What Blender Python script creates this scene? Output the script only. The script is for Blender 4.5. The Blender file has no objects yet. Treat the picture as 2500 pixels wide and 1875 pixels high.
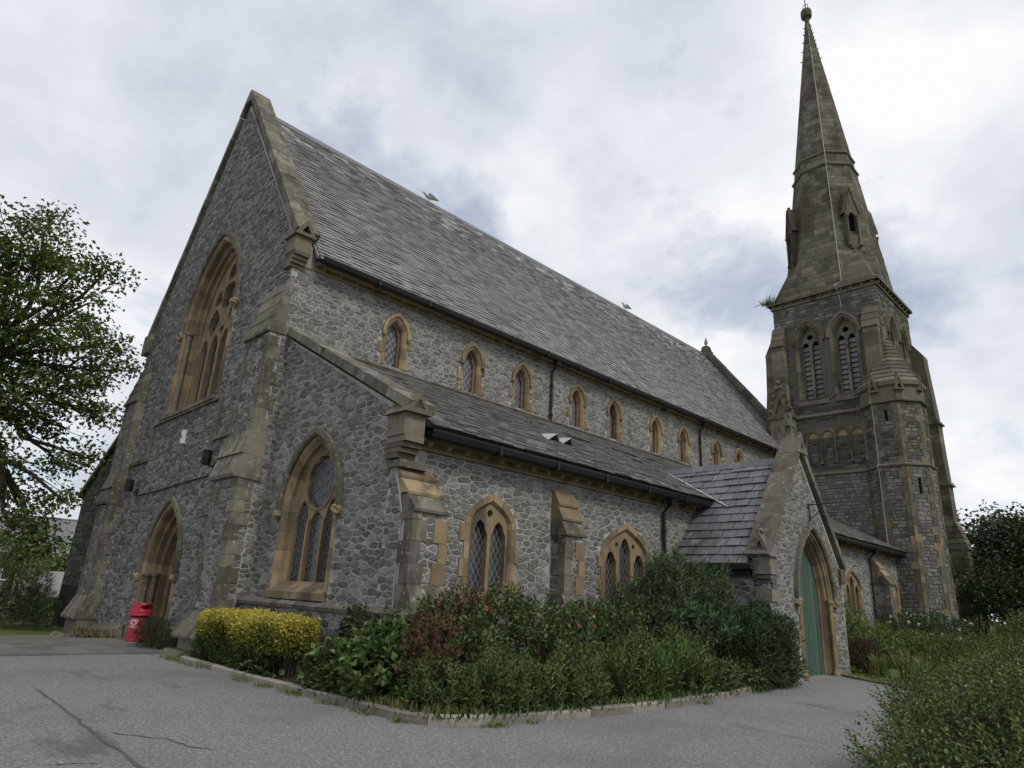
import bpy, math, random
import numpy as np
from mathutils import Vector, Matrix
from mathutils.geometry import tessellate_polygon
R = math.radians
SC = bpy.context.scene
COL = SC.collection
# ------------------------------------------------------------------ camera
CAM = np.array([21.901, -6.7138, 1.65])
YAW, PITCH, ROLL, FPX = 0.8037, 0.3144, 0.0540, 1601.58
_fw = np.array([-math.sin(YAW)*math.cos(PITCH), math.cos(YAW)*math.cos(PITCH), math.sin(PITCH)])
_rt = np.array([math.cos(YAW), math.sin(YAW), 0.0])
_up = np.cross(_rt, _fw)
RT = _rt*math.cos(ROLL) + _up*math.sin(ROLL)
UP = -_rt*math.sin(ROLL) + _up*math.cos(ROLL)
FW = _fw
cd = bpy.data.cameras.new('camera'); co = bpy.data.objects.new('camera', cd); COL.objects.link(co)
cd.sensor_fit = 'HORIZONTAL'; cd.sensor_width = 36; cd.lens = FPX/2500*36
cd.clip_start = 0.05; cd.clip_end = 2000
co.matrix_world = Matrix(((RT[0], UP[0], -FW[0], CAM[0]), (RT[1], UP[1], -FW[1], CAM[1]), (RT[2], UP[2], -FW[2], CAM[2]), (0, 0, 0, 1)))
SC.camera = co
# ------------------------------------------------------------------ sky, sun, exposure
SUN_EL, SUN_AZ = R(48), math.atan2(-0.12, 1.0)          # towards the sun: +X and a little -Y
wd = bpy.data.worlds.new('World'); SC.world = wd; wd.use_nodes = True
nt = wd.node_tree; nt.nodes.clear()
def wn(t, **k):
    n = nt.nodes.new(t)
    for a, b in k.items(): setattr(n, a, b)
    return n
def wl(a, b): nt.links.new(a, b)
sky = wn('ShaderNodeTexSky', sky_type='NISHITA'); sky.sun_disc = False
sky.sun_elevation = SUN_EL; sky.sun_rotation = math.pi/2 - SUN_AZ
bg1 = wn('ShaderNodeBackground'); bg1.inputs[1].default_value = 0.12; wl(sky.outputs[0], bg1.inputs[0])
tc = wn('ShaderNodeTexCoord'); sep = wn('ShaderNodeSeparateXYZ'); wl(tc.outputs['Generated'], sep.inputs[0])
def wm(op, a, b=None):
    n = wn('ShaderNodeMath', operation=op)
    for i, q in enumerate((a, b)):
        if q is None: continue
        if isinstance(q, (int, float)): n.inputs[i].default_value = q
        else: wl(q, n.inputs[i])
    return n.outputs[0]
zc = wm('ADD', wm('MAXIMUM', sep.outputs[2], 0.0), 0.45)
cx = wm('DIVIDE', sep.outputs[0], zc); cy = wm('DIVIDE', sep.outputs[1], zc)
cmb = wn('ShaderNodeCombineXYZ'); wl(cx, cmb.inputs[0]); wl(cy, cmb.inputs[1]); cmb.inputs[2].default_value = 3.7
def wnoise(scale, detail, rough, dist=0.0):
    n = wn('ShaderNodeTexNoise'); n.inputs['Scale'].default_value = scale; n.inputs['Detail'].default_value = detail
    n.inputs['Roughness'].default_value = rough; n.inputs['Distortion'].default_value = dist
    wl(cmb.outputs[0], n.inputs['Vector']); return n.outputs[0]
def wramp(fac, stops):
    n = wn('ShaderNodeValToRGB'); e = n.color_ramp.elements
    while len(e) < len(stops): e.new(0.5)
    for el, (p, c) in zip(e, stops): el.position = p; el.color = (*c, 1)
    wl(fac, n.inputs[0]); return n.outputs[0]
cl_a = wnoise(3.2, 8, 0.56, 0.15)
cl_b = wnoise(1.1, 4, 0.5)
shade = wm('ADD', wm('MULTIPLY', cl_a, 0.6), wm('MULTIPLY', cl_b, 0.4))
ccol = wramp(shade, [(0.37, (0.44, 0.49, 0.57)), (0.45, (0.58, 0.615, 0.675)), (0.52, (0.68, 0.705, 0.75)), (0.62, (0.83, 0.84, 0.855))])
bg2 = wn('ShaderNodeBackground'); bg2.inputs[1].default_value = 1.0; wl(ccol, bg2.inputs[0])
cover = wramp(wnoise(2.6, 8, 0.58, 0.1), [(0.32, (0.5, 0.5, 0.5)), (0.43, (1, 1, 1))])
mx = wn('ShaderNodeMixShader'); wl(cover, mx.inputs[0]); wl(bg1.outputs[0], mx.inputs[1]); wl(bg2.outputs[0], mx.inputs[2])
wo = wn('ShaderNodeOutputWorld'); wl(mx.outputs[0], wo.inputs[0])
sl = bpy.data.lights.new('sun', 'SUN'); sl.energy = 1.5; sl.angle = R(16); sl.color = (1.0, 0.95, 0.87)
so = bpy.data.objects.new('sun', sl); COL.objects.link(so)
sd = Vector((math.cos(SUN_EL)*math.cos(SUN_AZ), math.cos(SUN_EL)*math.sin(SUN_AZ), math.sin(SUN_EL)))
so.rotation_euler = sd.to_track_quat('Z', 'Y').to_euler(); so.location = (60, -40, 60)
vs = SC.view_settings; vs.view_transform = 'Standard'; vs.look = 'None'; vs.exposure = 0.22; vs.gamma = 1.0; vs.use_curve_mapping = False
SC.cycles.max_bounces = 6; SC.cycles.diffuse_bounces = 3; SC.cycles.use_denoising = True
# ------------------------------------------------------------------ materials
MATS = {}
def material(name, c0, c1, nscale=5.0, nw=0.5, tw=0.6, rough=0.85, spec=0.25, bump=0.25, bscale=35.0, stains=(), metal=0.0, stretch=(1, 1, 1), coat=0.0, transl=0.0, bdist=0.02):
    m = bpy.data.materials.new(name); m.use_nodes = True; t = m.node_tree; t.nodes.clear()
    def N(ty, **k):
        n = t.nodes.new(ty)
        for a, b in k.items(): setattr(n, a, b)
        return n
    L = t.links.new
    geo = N('ShaderNodeNewGeometry'); mp = N('ShaderNodeMapping'); mp.inputs['Scale'].default_value = stretch
    L(geo.outputs['Position'], mp.inputs[0])
    def noise(s, d=5, r=0.6, v=None):
        n = N('ShaderNodeTexNoise'); n.inputs['Scale'].default_value = s; n.inputs['Detail'].default_value = d; n.inputs['Roughness'].default_value = r
        L(v or mp.outputs[0], n.inputs['Vector']); return n.outputs[0]
    def mth(op, a, b):
        n = N('ShaderNodeMath', operation=op)
        for i, q in enumerate((a, b)):
            if isinstance(q, (int, float)): n.inputs[i].default_value = q
            else: L(q, n.inputs[i])
        return n.outputs[0]
    at = N('ShaderNodeAttribute', attribute_name='tone')
    f = mth('ADD', mth('MULTIPLY', at.outputs['Fac'], tw), mth('ADD', mth('MULTIPLY', noise(nscale), nw), 0.5*(1-tw-nw)))
    rp = N('ShaderNodeValToRGB'); e = rp.color_ramp.elements
    cols = [c0, c1] if not isinstance(c0, list) else c0
    while len(e) < len(cols): e.new(0.5)
    for i, c in enumerate(cols): e[i].position = 0.2 + 0.6*i/(len(cols)-1); e[i].color = (*c, 1)
    L(f, rp.inputs[0]); col = rp.outputs[0]
    for (s, thr, wid, c, amt, st) in stains:
        mp2 = N('ShaderNodeMapping'); mp2.inputs['Scale'].default_value = st; L(geo.outputs['Position'], mp2.inputs[0])
        r2 = N('ShaderNodeMapRange'); r2.inputs[1].default_value = thr; r2.inputs[2].default_value = thr+wid; r2.inputs[4].default_value = amt
        L(noise(s, 6, 0.62, mp2.outputs[0]), r2.inputs[0])
        mi = N('ShaderNodeMix', data_type='RGBA'); L(r2.outputs[0], mi.inputs[0]); L(col, mi.inputs[6]); mi.inputs[7].default_value = (*c, 1); col = mi.outputs[2]
    p = N('ShaderNodeBsdfPrincipled'); L(col, p.inputs['Base Color'])
    p.inputs['Roughness'].default_value = rough; p.inputs['Specular IOR Level'].default_value = spec; p.inputs['Metallic'].default_value = metal
    p.inputs['Coat Weight'].default_value = coat
    if bump:
        b = N('ShaderNodeBump'); b.inputs['Strength'].default_value = bump; b.inputs['Distance'].default_value = bdist
        L(noise(bscale, 6, 0.65), b.inputs['Height']); L(b.outputs[0], p.inputs['Normal'])
    out = N('ShaderNodeOutputMaterial')
    if transl:
        tr = N('ShaderNodeBsdfTranslucent'); L(col, tr.inputs[0]); ms = N('ShaderNodeMixShader'); ms.inputs[0].default_value = transl
        L(p.outputs[0], ms.inputs[1]); L(tr.outputs[0], ms.inputs[2]); L(ms.outputs[0], out.inputs[0])
    else: L(p.outputs[0], out.inputs[0])
    MATS[name] = m; return m
U3 = (1, 1, 1); VS = (1, 1, .18)
material('rubble', [(.055, .054, .051), (.115, .114, .108), (.185, .183, .174), (.31, .305, .285)], None, 13, .75, .4, .8, .3, .9, 22, [(1.1, .56, .14, (.10, .10, .085), .45, U3), (3.2, .60, .08, (.36, .36, .33), .45, U3)], bdist=.03)
material('dark_rubble', [(.04, .04, .038), (.085, .083, .075), (.14, .135, .118), (.22, .21, .18)], None, 9, .55, .6, .85, .2, .9, 22, [(0.7, .50, .2, (.07, .06, .04), .6, U3)], bdist=.03)
material('mortar', (.30, .295, .27), (.43, .42, .385), 8, .8, .2, .95, .1, .5, 50, [(.5, .50, .2, (.14, .137, .12), .8, U3)])
material('dark_mortar', (.075, .072, .06), (.14, .135, .115), 8, .8, .2, .95, .1, .5, 50)
material('algae_wall', (.02, .02, .016), (.05, .048, .04), 6, .8, .2, .95, .1, .6, 40)
material('sandstone', [(.15, .115, .07), (.24, .182, .108), (.33, .255, .155)], None, 3.5, .55, .5, .9, .2, .35, 30, [(2.3, .52, .12, (.13, .115, .088), .8, (1, 1, .5)), (1.3, .53, .1, (.06, .052, .04), .8, VS)])
material('weathered_stone', [(.095, .088, .07), (.15, .14, .11), (.22, .205, .162)], None, 4, .55, .5, .92, .2, .5, 28, [(2.0, .50, .12, (.075, .07, .055), .8, (1, 1, .6)), (1.5, .55, .08, (.045, .042, .034), .7, VS), (8, .60, .05, (.34, .34, .28), .65, U3)])
material('tower_stone', [(.085, .075, .055), (.135, .12, .088), (.20, .18, .13)], None, 4, .55, .5, .92, .2, .5, 28, [(1.3, .53, .14, (.055, .05, .04), .8, (1, 1, .45)), (10, .66, .04, (.36, .36, .28), .5, U3)])
material('spire_stone', [(.07, .064, .049), (.122, .111, .085), (.19, .174, .135)], None, 4, .5, .5, .95, .15, .5, 24, [(.5, .47, .1, (.052, .042, .03), .8, (1, 1, .5)), (7, .68, .03, (.42, .42, .34), .8, U3)])
material('slate', [(.105, .10, .098), (.185, .178, .174), (.265, .256, .248), (.45, .45, .43)], None, 3, .25, .7, .62, .4, .3, 45, [(1.1, .55, .12, (.10, .095, .078), .6, (1, 1, .35)), (6, .66, .05, (.36, .36, .33), .6, (1, 1, .2))])
material('porch_slate', [(.09, .09, .10), (.14, .138, .15), (.205, .2, .21)], None, 4, .45, .75, .5, .45, .3, 40, [(3, .6, .06, (.27, .27, .25), .7, (1, 1, .22)), (1.2, .57, .1, (.075, .07, .062), .6, U3)])
material('ridge_tile', (.11, .115, .13), (.17, .175, .19), 6, .6, .5, .6, .4, .2, 30)
material('iron', (.006, .006, .007), (.016, .016, .017), 6, .7, .3, .5, .3, .1, 40)
material('rusty_iron', (.035, .022, .016), (.09, .05, .03), 14, .7, .3, .8, .3, .3, 60)
material('lead_sheet', (.30, .31, .32), (.46, .47, .48), 5, .7, .4, .6, .4, .1, 30)
material('lead', (.13, .13, .14), (.2, .2, .205), 9, .5, .4, .6, .4, 0)
material('glass', (.03, .032, .036), (.095, .095, .105), 2.2, .8, .4, .14, .6, .25, 5)
material('grey_glass', (.15, .15, .17), (.25, .25, .275), 2.2, .8, .4, .2, .6, .25, 5)
material('louvre_slate', (.17, .16, .17), (.26, .245, .255), 4, .5, .6, .75, .3, .15, 40)
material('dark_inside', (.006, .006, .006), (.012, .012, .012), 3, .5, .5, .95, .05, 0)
material('green_paint', (.05, .085, .066), (.075, .122, .096), 5, .6, .5, .6, .35, .25, 40, [(4, .6, .08, (.11, .15, .12), .5, (1, 1, .15))], stretch=(1, 1, .2))
material('brown_door', (.05, .028, .015), (.1, .055, .03), 8, .7, .4, .7, .3, .3, 30, stretch=(1, 1, .15))
material('asphalt', [(.08, .078, .078), (.19, .187, .186), (.225, .222, .22), (.40, .395, .39)], None, 62, 1.0, 0, .93, .2, 1.0, 62, [(26, .55, .06, (.40, .395, .39), .7, U3), (33, .44, -.06, (.055, .054, .055), .65, U3), (.33, .5, .2, (.115, .113, .116), .5, U3), (1.7, .58, .1, (.24, .235, .23), .4, U3), (.8, .60, .06, (.085, .082, .08), .55, (.35, 1, 1)), (5, .66, .04, (.09, .087, .083), .5, U3)], bdist=.02)
material('crack', (.075, .07, .066), (.13, .122, .112), 30, .8, .2, .97, .1, .6, 80)
material('kerbstone', [(.16, .145, .125), (.235, .215, .185), (.31, .29, .255)], None, 6, .5, .55, .95, .15, .6, 45, [(2.5, .55, .1, (.12, .115, .085), .6, U3)])
material('slab', (.115, .112, .105), (.17, .166, .155), 6, .5, .5, .95, .15, .4, 45, [(1.2, .52, .15, (.085, .085, .075), .6, U3)])
material('soil', (.025, .02, .014), (.06, .05, .032), 12, .8, .2, 1, .1, .8, 30, [(3, .5, .15, (.05, .06, .02), .7, U3)])
material('lawn', (.045, .07, .018), (.12, .15, .045), 3, .6, .3, .95, .1, .6, 60, [(1.4, .55, .12, (.17, .15, .06), .5, U3)])
material('red_plastic', (.30, .016, .035), (.38, .025, .05), 4, .6, .3, .42, .5, .05, 30)
material('dark_red_plastic', (.20, .01, .025), (.30, .016, .035), 4, .6, .3, .5, .5, .05, 30)
material('print_white', (.60, .42, .42), (.68, .50, .50), 9, .4, .4, .6, .3, 0)
material('white_paint', (.62, .63, .64), (.75, .76, .76), 3, .6, .3, .6, .4, 0)
material('bark', (.03, .025, .018), (.085, .072, .055), 9, .7, .3, .95, .1, .8, 18)
material('twig', (.05, .035, .02), (.10, .075, .045), 9, .6, .4, .9, .1, 0)
material('red_stem', (.10, .03, .025), (.17, .06, .045), 9, .6, .4, .8, .2, 0)
def leaf_mat(n, a, b, c, rough=.5, spec=.35): material(n, [a, b, c], None, 1.5, .25, .85, rough, spec, 0, transl=.28)
leaf_mat('leaf_tree', (.03, .05, .010), (.075, .118, .022), (.17, .23, .045))
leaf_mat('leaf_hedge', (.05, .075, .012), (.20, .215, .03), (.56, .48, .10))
leaf_mat('leaf_bramble', (.025, .05, .015), (.066, .112, .03), (.15, .215, .06))
leaf_mat('leaf_red', (.05, .02, .015), (.10, .045, .025), (.12, .11, .035))
leaf_mat('leaf_buddleja', (.028, .055, .024), (.066, .108, .048), (.15, .215, .10), .6)
leaf_mat('leaf_box', (.022, .042, .011), (.07, .108, .026), (.17, .225, .055), .4, .5)
leaf_mat('leaf_pale', (.045, .08, .016), (.115, .168, .036), (.22, .28, .07))
leaf_mat('leaf_dark', (.012, .024, .009), (.028, .05, .016), (.055, .085, .028))
leaf_mat('leaf_ivy', (.022, .038, .014), (.045, .07, .026), (.10, .14, .055), .35, .5)
leaf_mat('leaf_strap', (.05, .09, .02), (.12, .16, .035), (.32, .30, .09))
leaf_mat('leaf_dry', (.08, .06, .03), (.16, .12, .05), (.24, .19, .09))
leaf_mat('petal_white', (.5, .5, .44), (.65, .66, .58), (.75, .75, .68))
leaf_mat('petal_pink', (.45, .03, .07), (.6, .06, .12), (.6, .2, .25))
leaf_mat('petal_yellow', (.6, .5, .02), (.7, .6, .03), (.75, .65, .05))
material('gull_white', (.60, .60, .60), (.72, .72, .72), 9, .4, .3, .8, .2, 0)
material('gull_grey', (.22, .23, .24), (.30, .31, .32), 9, .4, .3, .8, .2, 0)
material('beak', (.5, .33, .04), (.55, .38, .05), 9, .4, .3, .6, .3, 0)
# ------------------------------------------------------------------ mesh helpers
def A3(p): return np.asarray(p, float)
def nrm(v): v = A3(v); return v/max(np.linalg.norm(v), 1e-9)
RNG = random.Random(7)
class MB:
    def __init__(s): s.v = []; s.f = []; s.t = []
    def add(s, vs, fs, tone=None):
        o = len(s.v); s.v.extend([tuple(map(float, q)) for q in vs])
        t = RNG.random() if tone is None else tone
        for f in fs: s.f.append(tuple(i+o for i in f)); s.t.append(t)
        return s
    def box(s, p0, p1, tone=None):
        (a, b, c), (d, e, f) = p0, p1
        return s.add([(a,b,c),(d,b,c),(d,e,c),(a,e,c),(a,b,f),(d,b,f),(d,e,f),(a,e,f)], [(0,3,2,1),(4,5,6,7),(0,1,5,4),(1,2,6,5),(2,3,7,6),(3,0,4,7)], tone)
    def prism(s, fr, poly, w0, w1, tone=None):
        n = len(poly); vs = [fr(a, b, w0) for a, b in poly] + [fr(a, b, w1) for a, b in poly]
        return s.add(vs, [tuple(range(n))[::-1], tuple(range(n, 2*n))] + [(i, (i+1) % n, n+(i+1) % n, n+i) for i in range(n)], tone)
    def loft(s, rings, tone=None, cap=True):
        n = len(rings[0]); vs = [p for r in rings for p in r]; fs = []
        for k in range(len(rings)-1):
            for i in range(n): fs.append((k*n+i, k*n+(i+1) % n, (k+1)*n+(i+1) % n, (k+1)*n+i))
        if cap: fs.append(tuple(range(n))[::-1]); fs.append(tuple(range((len(rings)-1)*n, len(rings)*n)))
        return s.add(vs, fs, tone)
    def tube(s, pts, rad, n=8, tone=None):
        pts = [A3(p) for p in pts]; rings = []
        rad = rad if hasattr(rad, '__len__') else [rad]*len(pts)
        ref = np.array([.31, .17, .93])
        for i, p in enumerate(pts):
            d = nrm(pts[min(i+1, len(pts)-1)]-pts[max(i-1, 0)])
            a = np.cross(d, ref); a = nrm(a) if np.linalg.norm(a) > .05 else nrm(np.cross(d, (1, 0, 0))); b = np.cross(d, a)
            rings.append([p+rad[i]*(math.cos(2*math.pi*j/n)*a+math.sin(2*math.pi*j/n)*b) for j in range(n)])
        return s.loft(rings, tone)
    def lathe(s, c, prof, n=12, tone=None):
        c = A3(c)
        return s.loft([[c+A3((r*math.cos(2*math.pi*j/n), r*math.sin(2*math.pi*j/n), z)) for j in range(n)] for r, z in prof], tone)
    def build(s, name, mat, parent=None, kind=None, smooth=False, loc=None):
        return mesh_obj(name, np.array(s.v, float).reshape(-1, 3), s.f, s.t, mat, parent, kind, smooth, loc)
def mesh_data(name, V, F, T, mat, smooth=False):
    me = bpy.data.meshes.new(name); nf = len(F)
    if isinstance(F, np.ndarray):
        k = F.shape[1]; tot = np.full(nf, k, np.int32); flat = F.reshape(-1).astype(np.int32)
    else:
        tot = np.fromiter((len(f) for f in F), np.int32, nf); flat = np.fromiter((i for f in F for i in f), np.int32)
    st = np.zeros(nf, np.int32); st[1:] = np.cumsum(tot)[:-1]
    me.vertices.add(len(V)); me.vertices.foreach_set('co', np.asarray(V, np.float32).reshape(-1))
    me.loops.add(len(flat)); me.loops.foreach_set('vertex_index', flat)
    me.polygons.add(nf); me.polygons.foreach_set('loop_start', st); me.polygons.foreach_set('loop_total', tot)
    me.update(calc_edges=True)
    at = me.attributes.new('tone', 'FLOAT', 'FACE'); at.data.foreach_set('value', np.asarray(T, np.float32))
    me.polygons.foreach_set('use_smooth', np.full(nf, bool(smooth)))
    me.materials.append(MATS[mat]); return me
def mesh_obj(name, V, F, T, mat, parent=None, kind=None, smooth=False, loc=None):
    if loc is not None: V = np.asarray(V)-A3(loc)
    o = bpy.data.objects.new(name, mesh_data(name, V, F, T, mat, smooth)); COL.objects.link(o)
    if parent is not None: o.parent = parent
    if loc is not None: o.location = loc
    if kind: o['kind'] = kind
    return o
def thing(name, label, cat, loc=(0, 0, 0), group=None, rz=0.0):
    o = bpy.data.objects.new(name, None); COL.objects.link(o); o.location = loc; o.rotation_euler = (0, 0, rz)
    o['label'] = label; o['category'] = cat; o.empty_display_size = .2
    if group: o['group'] = group
    return o
def part(name, parent):
    o = bpy.data.objects.new(name, None); COL.objects.link(o); o.parent = parent; o.empty_display_size = .1; return o
def structure(o): o['kind'] = 'structure'; return o
class Fr:
    def __init__(s, o, u, n, v=(0, 0, 1)): s.o, s.u, s.n, s.v = A3(o), A3(u), A3(n), A3(v)
    def __call__(s, a, b, w=0.0): return s.o + s.u*a + s.v*b + s.n*w
def FY(y): return Fr((0, y, 0), (1, 0, 0), (0, -1, 0))      # wall facing -Y
def FX(x): return Fr((x, 0, 0), (0, 1, 0), (1, 0, 0))       # wall facing +X
# pointed arch: path parameter t in [0,4]: left jamb, left arc, right arc, right jamb
class Arch:
    def __init__(s, c, a, rise, spring, sill):
        s.c, s.a, s.spring, s.sill = c, a, spring, sill; s.R = (a*a+rise*rise)/(2*a)
    def pt(s, d, t):
        a, Rr, c = s.a, s.R, s.c
        if t <= 1: return (c-a-d, s.sill+(s.spring-s.sill)*t)
        if t >= 3: return (c+a+d, s.spring+(s.sill-s.spring)*(t-3))
        m = t-1 if t <= 2 else 3-t
        ae = math.acos(max(-1, min(1, (Rr-a)/(Rr+d)))); th = ae*m
        x = -a+Rr-(Rr+d)*math.cos(th); z = (Rr+d)*math.sin(th)
        return (c+x, s.spring+z) if t <= 2 else (c-x, s.spring+z)
    def apex(s, d=0): return s.pt(d, 2)[1]
    def poly(s, d, n=10, cusp=0.0):
        ts = [0]+[1+i/n for i in range(2*n+1)]+[4]; out = []
        for t in ts:
            k = 0
            if cusp and 1 < t < 3:
                m = t-1 if t <= 2 else 3-t; k = cusp*math.exp(-((m-.42)/.09)**2)
            out.append(s.pt(d-k, t))
        return out[::-1]                                        # CCW
class Arch4(Arch):
    def __init__(s, c, a, rise, spring, sill): Arch.__init__(s, c, a, rise, spring, sill); s.h = rise
    def pt(s, d, t):
        a = s.a+d
        if t <= 1 or t >= 3: return Arch.pt(s, d, t)
        m = t-1 if t <= 2 else 3-t; h = s.h+d*1.1; x = -a*(1-m*m); z = 2*m*(1-m)*.55*h+m*m*h
        return (s.c+(x if t <= 2 else -x), s.spring+z)
def extrude_holes(mb, fr, poly, holes, w0, w1, tone=.5):
    loops = [poly]+list(holes); allp = [p for l in loops for p in l]; n = len(allp)
    tris = tessellate_polygon([[Vector((a, b, 0)) for a, b in l] for l in loops])
    vs = [fr(a, b, w1) for a, b in allp]+[fr(a, b, w0) for a, b in allp]
    fs = [tuple(t) for t in tris]+[tuple(i+n for i in t[::-1]) for t in tris]; k = 0
    for l in loops:
        m = len(l)
        for i in range(m): fs.append((k+i, k+(i+1) % m, n+k+(i+1) % m, n+k+i))
        k += m
    return mb.add(vs, fs, tone)
def clip_half(P, nx, ny, d):                                    # keep nx*x+ny*y <= d
    out = []; n = len(P)
    for i in range(n):
        a, b = P[i], P[(i+1) % n]; da = nx*a[0]+ny*a[1]-d; db = nx*b[0]+ny*b[1]-d
        if da <= 0: out.append(a)
        if (da < 0 < db) or (db < 0 < da):
            t = da/(da-db); out.append((a[0]+t*(b[0]-a[0]), a[1]+t*(b[1]-a[1])))
    return out
def inside_convex(P, q, e=0):
    n = len(P)
    for i in range(n):
        a, b = P[i], P[(i+1) % n]
        if (b[0]-a[0])*(q[1]-a[1])-(b[1]-a[1])*(q[0]-a[0]) < -e: return False
    return True
def voronoi_cells(bb, sx, sy, rng):
    u0, v0, u1, v1 = bb; nx = int((u1-u0)/sx)+3; ny = int((v1-v0)/sy)+3; S = {}
    for j in range(-1, ny):
        for i in range(-1, nx): S[i, j] = (i+.5*(j & 1)+rng.uniform(-.40, .40), j+rng.uniform(-.33, .33))
    dead = {k for k in S if rng.random() < .17 and (k[0]+k[1]) % 2}
    near = [(a, b) for b in (-2, -1, 0, 1, 2) for a in (-2, -1, 0, 1, 2) if (a or b)]; near.sort(key=lambda q: q[0]**2+q[1]**2)
    for j in range(ny-1):
        for i in range(nx-1):
            if (i, j) in dead: continue
            x, y = S[i, j]; P = [(x-1.3, y-1.3), (x+1.3, y-1.3), (x+1.3, y+1.3), (x-1.3, y+1.3)]; r = 3.4
            for a, b in near:
                q = None if (i+a, j+b) in dead else S.get((i+a, j+b))
                if q is None: continue
                dx, dy = q[0]-x, q[1]-y; dd = dx*dx+dy*dy
                if dd > 4*r: continue
                P = clip_half(P, dx, dy, dx*(x+q[0])/2+dy*(y+q[1])/2)
                if len(P) < 3: break
                r = max((p[0]-x)**2+(p[1]-y)**2 for p in P)
            if len(P) >= 3: yield [(u0+p[0]*sx, v0+p[1]*sy) for p in P]
def coursed_cells(bb, sx, sy, rng):
    u0, v0, u1, v1 = bb; v = v0
    while v < v1:
        h = sy*rng.uniform(.7, 1.35); u = u0-rng.random()*sx
        while u < u1:
            w = sx*rng.uniform(.5, 1.6); j = lambda: rng.uniform(-.08, .08)*sy
            yield [(u+j(), v+j()), (u+w+j(), v+j()), (u+w+j(), v+h+j()), (u+j(), v+h+j())]
            u += w
        v += h
STONES = []; SLATES = []
def score(P, nrmv, area):
    d = CAM-P; r = np.linalg.norm(d); return max(0.0, float(np.dot(d, nrmv))/r)*area/(r*r)
def stones(parent, fr, poly, excl=(), sx=.42, sy=.2, seed=1, coursed=False, joint=.016, h=(.005, .02), mat='rubble', pick=True, tone=(0, 1), dens=1.0):
    rng = random.Random(seed); us = [p[0] for p in poly]; vv = [p[1] for p in poly]
    bb = (min(us), min(vv), max(us), max(vv)); n = len(poly); edges = []
    for i in range(n):
        a, b = poly[i], poly[(i+1) % n]; dx, dy = b[0]-a[0], b[1]-a[1]; l = math.hypot(dx, dy)
        if l > 1e-6: edges.append((dy/l, -dx/l, (dy*a[0]-dx*a[1])/l))
    ex = []
    for E in excl:
        ee = []
        for i in range(len(E)):
            a, b = E[i], E[(i+1) % len(E)]; dx, dy = b[0]-a[0], b[1]-a[1]; l = math.hypot(dx, dy)
            if l > 1e-6: ee.append((dy/l, -dx/l, (dy*a[0]-dx*a[1])/l))
        ex.append((min(p[0] for p in E), min(p[1] for p in E), max(p[0] for p in E), max(p[1] for p in E), ee))
    for C in (coursed_cells if coursed else voronoi_cells)(bb, sx, sy, rng):
        for nx, ny, d in edges:
            C = clip_half(C, nx, ny, d)
            if len(C) < 3: break
        if len(C) < 3: continue
        cu = sum(p[0] for p in C)/len(C); cv = sum(p[1] for p in C)/len(C); ok = True
        lo = min(p[0] for p in C); hi = max(p[0] for p in C); lv = min(p[1] for p in C); hv = max(p[1] for p in C)
        for (x0, y0, x1, y1, ee) in ex:
            if hi < x0 or lo > x1 or hv < y0 or lv > y1: continue
            b = max(ee, key=lambda e: e[0]*cu+e[1]*cv-e[2])
            if b[0]*cu+b[1]*cv-b[2] < 0.01: ok = False; break
            C = clip_half(C, -b[0], -b[1], -b[2])
            if len(C) < 3: ok = False; break
        if not ok: continue
        cu = sum(p[0] for p in C)/len(C); cv = sum(p[1] for p in C)/len(C)
        w = max(p[0] for p in C)-min(p[0] for p in C); hh = max(p[1] for p in C)-min(p[1] for p in C)
        if w < .05 or hh < .05: continue
        kx, ky = 1-joint/w, 1-joint/hh
        if kx < .3 or ky < .3: continue
        Q = [(cu+(p[0]-cu)*kx, cv+(p[1]-cv)*ky) for p in C]; m = len(Q); t = rng.uniform(*h)
        V = [fr(a, b, -.01) for a, b in Q]
        V += [fr(cu+(a-cu)*rng.uniform(.84, .95), cv+(b-cv)*rng.uniform(.8, .94), t*rng.uniform(.55, 1.1)) for a, b in Q]
        V.append(fr(cu+rng.uniform(-.2, .2)*w, cv+rng.uniform(-.2, .2)*hh, t*rng.uniform(.9, 1.35)))
        F = [(i, (i+1) % m, m+(i+1) % m, m+i) for i in range(m)]+[(m+i, m+(i+1) % m, 2*m) for i in range(m)]
        ar = abs(sum(Q[i][0]*Q[(i+1) % m][1]-Q[(i+1) % m][0]*Q[i][1] for i in range(m)))/2
        STONES.append([score(V[-1], fr.n, ar) if pick else 0.0, parent, V, F, tone[0]+(tone[1]-tone[0])*rng.random(), mat])
def flush_pieces(L, single, rest, limit):
    L.sort(key=lambda q: -q[0]); groups = {}
    for k, (sc, par, V, F, t, m) in enumerate(L):
        if k < limit and sc > 0:
            mesh_obj(single, np.array(V), F, [t]*len(F), m, par)
        else:
            g = groups.setdefault((par.name, m), [par, m, MB()]); g[2].add(V, F, t)
    for par, m, mb in groups.values(): mb.build(rest, m, par, 'stuff')
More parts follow.
